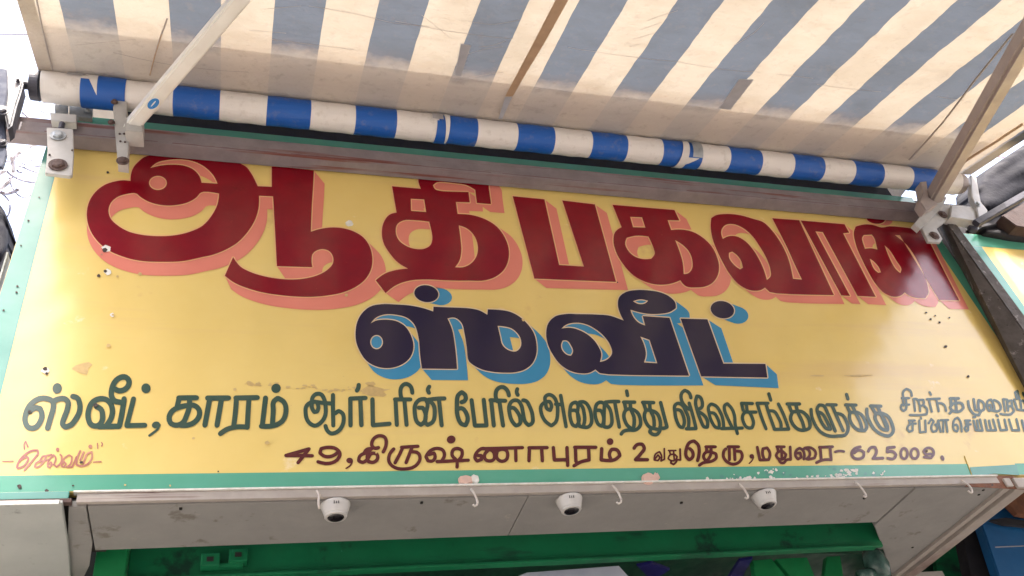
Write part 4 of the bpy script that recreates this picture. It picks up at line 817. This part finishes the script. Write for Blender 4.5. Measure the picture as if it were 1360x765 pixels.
for c in CR: thread('crease', [(u, v) for u, v in c], 0.0075, 0.0007, 'crease_grey')
for (u, v) in ((738,22),(746,14),(752,8)): pass

def arm(name, p, q, wd, ht, material, label, bev=0.006):
    bm = bmesh.new(); bar(bm, p, q, Vector((0,0,1)), wd, ht, bev); o = put(name, bm, material, aw); o['label'] = label; return o
LA0 = at(174, 168, -0.155); LA1 = awn(324, -8, 0.17)
d_ = (LA1-LA0); la = arm('folding_arm', LA0, LA0+d_*2.6, 0.048, 0.046, 'arm_white', 'white square steel arm on the left')
RA0 = at(1240, 262, -0.16); RA1 = awn(1366, 45, 0.20); d2 = RA1-RA0
ra = arm('folding_arm', RA0, RA0+d2*1.9, 0.074, 0.068, 'arm_brown', 'brownish steel arm on the right', 0.012)
# blue oval sticker near the foot of the left arm
t = d_.normalized(); s_ = t.cross(Vector((0,0,1))).normalized(); nrm = s_.cross(t).normalized()
if nrm.dot(EYE-LA0) < 0: nrm = -nrm
def oval(c, a, b, n=20): return [c+t*a*math.cos(2*math.pi*k/n)+s_*b*math.sin(2*math.pi*k/n) for k in range(n)]
face_n = nrm; cc = LA0+d_*0.235+face_n*0.0238
for (a, b, o_, mt) in ((0.034,0.0175,0.0004,'chipwhite'), (0.031,0.0155,0.0009,'sticker'), (0.018,0.0022,0.0014,'chipwhite')):
    bm = bmesh.new(); f = bm.faces.new([bm.verts.new(p) for p in oval(cc+face_n*o_, a, b)]); f.normal_update()
    if f.normal.dot(face_n) < 0: f.normal_flip()
    off = la.parent.location; me = bpy.data.meshes.new('sticker'); bm.to_mesh(me); bm.free(); me.transform(Matrix.Translation(-off)); link('sticker', me, mt, la)

# clamps and brackets (parts of the awning's ironwork)
lb = plate('clamp_strap', [(157,118),(166,124),(169,135),(168,152),(172,172),(170,214),(156,212),(152,165),(150,142)], -0.135, 0.055, 'white_metal', aw, 0.003)
lb['label'] = 'curved cream strap that holds the left arm to the rail'
for u, v, r in ((162,125,0.012),(152,136,0.010),(148,163,0.010),(163,214,0.017)): bolt('clamp_bolt', at(u, v, -0.138), (0,-1,0), r, 'rust', lb)
for u, v in ((159,178),(165,178),(160,188),(166,189)): bolt('rivet', at(u, v, -0.137), (0,-1,0), 0.003, 'rust', lb, 0.003, False)
pb = plate('pivot_block', [(165,157),(191,157),(190,175),(166,173)], -0.185, 0.07, 'white_metal', aw, 0.003)
br = plate('wall_bracket', [(62,169),(97,171),(98,204),(96,232),(92,234),(60,230),(63,200)], -0.112, 0.012, 'white_metal', aw, 0.002)
br['label'] = 'cream steel bracket plate with two bolts on the left'
bolt('bracket_bolt', at(77,180,-0.114), (0,-1,0), 0.021, 'galv', br); bolt('bracket_bolt', at(77,219,-0.114), (0,-1,0), 0.024, 'rust', br)
for u, v in ((96,200),(66,206)): bolt('rivet', at(u, v, -0.113), (0,-1,0), 0.003, 'rust', br, 0.003, False)
plate('bracket_tab', [(66,149),(102,152),(101,163),(68,160)], -0.11, 0.03, 'white_metal', aw, 0.002)
bm = bmesh.new(); tube(bm, [at(84,158,-0.10), at(81,172,-0.10)], 0.010, 10); put('threaded_rod', bm, 'cast', aw)
plate('fixing_plate', [(72,138),(90,138),(90,150),(73,150)], -0.05, 0.02, 'galv', aw); plate('fixing_plate', [(92,139),(123,141),(122,157),(104,155),(92,150)], -0.045, 0.02, 'galv', aw)
bolt('fixing_bolt', at(116,148,-0.047), (0,-1,0), 0.010, 'galv', aw)
# left gear head
gh = plate('gear_head', [(0,78),(14,84),(20,78),(28,92),(31,110),(27,125),(22,140),(16,165),(10,170),(6,150),(-30,150),(-30,70)], -0.16, 0.06, 'cast', aw, 0.006)
gh['label'] = 'dark cast gear head at the left end of the roller'
plate('gear_face', [(0,90),(9,92),(10,120),(7,142),(-6,150),(-20,120)], -0.175, 0.012, 'cast_grey', gh, 0.003)
bolt('gear_bolt', at(2,147,-0.178), (0,-1,0), 0.020, 'cast', gh); bolt('gear_bolt', at(24,108,-0.163), (0,-1,0), 0.006, 'cast', gh)
plate('gear_strap', [(-20,150),(6,150),(8,180),(9,205),(4,222),(-20,222)], -0.125, 0.012, 'cast_grey', gh, 0.003); bolt('gear_bolt', at(2,190,-0.128), (0,-1,0), 0.016, 'cast', gh)
# right bracket cluster
rb = plate('wall_bracket', [(1236,277),(1262,271),(1266,286),(1252,297),(1244,303),(1252,317),(1249,322),(1233,321),(1224,303),(1240,284)], -0.118, 0.012, 'white_metal', aw, 0.002)
rb['label'] = 'cream steel bracket plate with two bolts at the right end of the rail'
bolt('bracket_bolt', at(1252,285,-0.12), (0,-1,0), 0.019, 'rust', rb); bolt('bracket_bolt', at(1241,313,-0.12), (0,-1,0), 0.020, 'rust', rb)
plate('clamp_strap', [(1214,297),(1222,304),(1252,274),(1258,262),(1248,258),(1240,266)], -0.150, 0.028, 'white_metal', aw, 0.003)
plate('pivot_block', [(1223,241),(1231,240),(1234,262),(1246,270),(1230,280),(1222,268),(1226,256)], -0.19, 0.05, 'arm_brown', aw, 0.004)
cr = plate('cross_piece', [(1264,272),(1291,274),(1300,288),(1300,294),(1262,288)], -0.14, 0.05, 'white_metal', aw, 0.003)
up = plate('end_strap', [(1289,232),(1297,236),(1303,268),(1312,279),(1310,288),(1300,290),(1297,274),(1291,262)], -0.155, 0.03, 'white_metal', aw, 0.003)
bolt('strap_bolt', at(1298,271,-0.157), (0,-1,0), 0.013, 'galv', up); bolt('strap_bolt', at(1295,301,-0.10), (0,-1,0), 0.016, 'galv', aw)
plate('strap_foot', [(1262,288),(1298,294),(1299,306),(1290,304),(1286,296),(1266,294)], -0.11, 0.02, 'cast', aw, 0.002)
for u0, v0 in ((1172,240),(1192,242),(1210,246)):
    bm = bmesh.new(); tube(bm, [at(u0-4,v0+6,-0.05), at(u0,v0-2,-0.05), at(u0+6,v0-8,-0.05)], 0.007, 8); put('stay_wire', bm, 'galv', aw)

# ---------------------------------------------------------------- dome cameras and hooks under the sign
def lathe(bm, prof, n=24, cap0=True):
    rings = [[bm.verts.new(Vector((r*math.cos(2*math.pi*k/n), r*math.sin(2*math.pi*k/n), z))) for k in range(n)] for r, z in prof]
    for a, b in zip(rings, rings[1:]):
        for k in range(n): bm.faces.new((a[k], a[(k+1) % n], b[(k+1) % n], b[k]))
    bm.faces.new(rings[0]); bm.faces.new(rings[-1][::-1]); bmesh.ops.recalc_face_normals(bm, faces=bm.faces)
def mk(name, bm, mt, parent, loc=(0,0,0), rot=None, smooth=True):
    me = frombm(name, bm, smooth); o = link(name, me, mt, parent); o.location = loc
    if rot: o.rotation_euler = rot
    return o
dome = bpy.data.objects.new('dome_camera', None); COL.objects.link(dome); dome.empty_display_size = .05
bm = bmesh.new(); lathe(bm, [(0.047,0.0),(0.047,-0.004),(0.045,-0.010),(0.041,-0.022),(0.037,-0.034),(0.034,-0.040)], 28); mk('housing', bm, 'plastic', dome)
for f in dome.children[0].data.polygons: f.use_smooth = len(f.vertices) == 4
bm = bmesh.new(); lathe(bm, [(0.0272,-0.0435),(0.0262,-0.046),(0.020,-0.050),(0.011,-0.053),(0.003,-0.054)], 24); mk('dome_window', bm, 'lens', dome)
bm = bmesh.new(); lathe(bm, [(0.034,-0.038),(0.0355,-0.042),(0.033,-0.0455),(0.0275,-0.0455)], 28); mk('rim', bm, 'plastic', dome)
for k in range(3):
    bm = bmesh.new(); bx(bm, -0.010+k*0.007, -0.0078+k*0.007, -0.0445, -0.038, -0.018, -0.009); mk('vent_slot', bm, 'gap', dome, smooth=False)
def copy_tree(o, parent=None):
    c = o.copy(); COL.objects.link(c); c.parent = parent
    for ch in o.children: copy_tree(ch, c)
    return c
dome.scale = (0.92,)*3
doms = [dome, copy_tree(dome), copy_tree(dome)]
for o, (u, v, lean, lab) in zip(doms, ((447,663,(0.62,0.0,0.0),'white dome security camera under the sign, leftmost of the three'), (760,655,(0.5,-0.12,0.1),'white dome security camera under the middle of the sign'), (1020,650,(0.5,-0.3,0.15),'white dome security camera under the sign, rightmost of the three'))):
    p = atz(u, v, ZS); o.location = (p.x, 0.034, ZS-0.0005); o.rotation_euler = (0.0, 0, -lean[2]); tag(o, lab, 'camera', 'dome cameras under the sign')
    # tilt so that the dark window looks out at the street
def hook(u, v, turn, sz, lab, style=0):
    p = at(u, v, 0.0); bm = bmesh.new(); pts = [Vector((0,-0.004,0.004)), Vector((0,-0.010,-0.004)), Vector((0.004,-0.012,-0.014))]
    if style == 0:
        for k in range(0, 9): a = math.radians(90-k*30); pts.append(Vector((0.004+0.013*math.cos(a)*0.9, -0.012, -0.034+0.020*math.sin(a)*-1*-1)))
    elif style == 1:
        pts += [Vector((0.001,-0.013,-0.03)), Vector((0.0,-0.014,-0.045)), Vector((0.003,-0.012,-0.058))]
    else:
        pts += [Vector((0.008,-0.013,-0.028)), Vector((0.010,-0.014,-0.046)), Vector((0.006,-0.016,-0.056)), Vector((-0.002,-0.016,-0.060)), Vector((-0.006,-0.015,-0.054))]
    pts = [Vector((q.x*sz, q.y*sz, q.z*sz)) for q in pts]
    tube(bm, pts, 0.0036, 8); me = frombm('ceiling_hook', bm, True); o = link('ceiling_hook', me, 'hook'); o.location = (p.x, -0.004, p.z); o.rotation_euler = (0, 0, turn)
    tag(o, lab, 'hook', 'hooks under the sign')
hook(420, 655, 0.3, 1.0, 'straight cream hook beside the leftmost dome camera', 1)
hook(625, 653, 0.1, 1.0, 'cream hook below the left putty lump, between two dome cameras', 2)
hook(813, 648, -0.1, 1.15, 'twisted cream hook to the right of the middle dome camera', 2)
hook(981, 646, 0.0, 0.95, 'curled cream hook just left of the rightmost dome camera', 2)
hook(1134, 643, 0.2, 1.05, 'narrow cream hook to the right of the rightmost dome camera', 2)
hook(1276, 641, 0.0, 0.95, 'open round cream hook under the torn rusty corner', 0)

# ---------------------------------------------------------------- things against the sky at the left
def cable(name, pix, y, r, material, lab, cat='cable', group=None):
    P = smooth_poly(pix, False, 200, 6); bm = bmesh.new(); tube(bm, [at(u, v, y+0.15*math.sin(i*.5)) for i, (u, v) in enumerate(P)], r, 6)
    o = put(name, bm, material); tag(o, lab, cat, group); return o
cable('power_line', [(-60,45),(0,45.5),(60,46),(140,48)], 6.0, 0.010, 'wire', 'thin power line crossing the white sky at the upper left', 'cable')
GRP = 'loose cables left of the sign'
cable('loose_cable', [(-20,236),(-4,232),(10,224),(20,208),(30,200),(44,193),(70,190)], 0.9, 0.008, 'wirelt', 'pale cable rising from the left edge to the rail end', 'cable', GRP)
cable('loose_cable', [(52,230),(40,226),(27,221),(23,222),(24,228),(28,229)], 0.9, 0.0045, 'wire', 'short hooked grey cable end beside the sign edge', 'cable', GRP)
cable('loose_cable', [(-20,212),(0,219),(14,232),(28,239),(44,242),(60,240)], 1.0, 0.005, 'wire', 'grey cable sagging in behind the upper left corner of the sign', 'cable', GRP)
cable('loose_cable', [(-20,262),(2,250),(14,238),(18,222),(12,204),(0,190),(-14,184)], 1.1, 0.009, 'wirelt', 'thick pale cable curling below the gear head', 'cable', GRP)
cable('loose_cable', [(12,236),(18,252),(30,262),(44,258),(56,246)], 1.0, 0.0035, 'wire', 'thin drooping cable loop, lower right of the tangle', 'cable', GRP)
cable('loose_cable', [(-20,252),(-4,254),(8,257),(18,255),(26,250)], 0.9, 0.008, 'wire', 'dark frayed cable end at the left edge above the bundle', 'cable', GRP)
cable('loose_cable', [(2,257),(11,266),(13,280),(6,292),(-10,300)], 0.9, 0.004, 'wire', 'thin cable hanging onto the dark bundle', 'cable', GRP)
cable('loose_cable', [(-20,196),(8,206),(30,209),(50,216),(64,226)], 1.2, 0.005, 'wirelt', 'pale thin cable just under the rail end', 'cable', GRP)
cable('loose_cable', [(-20,225),(6,215),(22,214),(40,221),(60,219)], 1.5, 0.004, 'wire', 'thin wavy cable through the middle of the tangle', 'cable', GRP)
cable('loose_cable', [(30,150),(40,157),(58,160),(75,158)], 0.6, 0.005, 'wire', 'grey cable passing behind the left bracket above the rail', 'cable', GRP)
cable('loose_cable', [(28,118),(44,140),(62,152)], 0.5, 0.0025, 'wire', 'very thin cable slanting from the gear head down to the rail', 'cable', GRP)
o = bulge('cable_bundle', [(-30,268),(0,272),(6,280),(12,300)], [(-30,420),(-4,400),(2,380),(10,345)], 0.8, 0.10, 'tarp', 12, 16, 0.05, 5)
tag(o, 'dark lumpy cable bundle hanging at the left edge beside the sign', 'cable bundle')
cable('orange_cord', [(1282,212),(1310,207),(1332,209),(1350,214)], 0.5, 0.004, 'redwire', 'thin orange-red cord against the white sky at the upper right', 'cord')
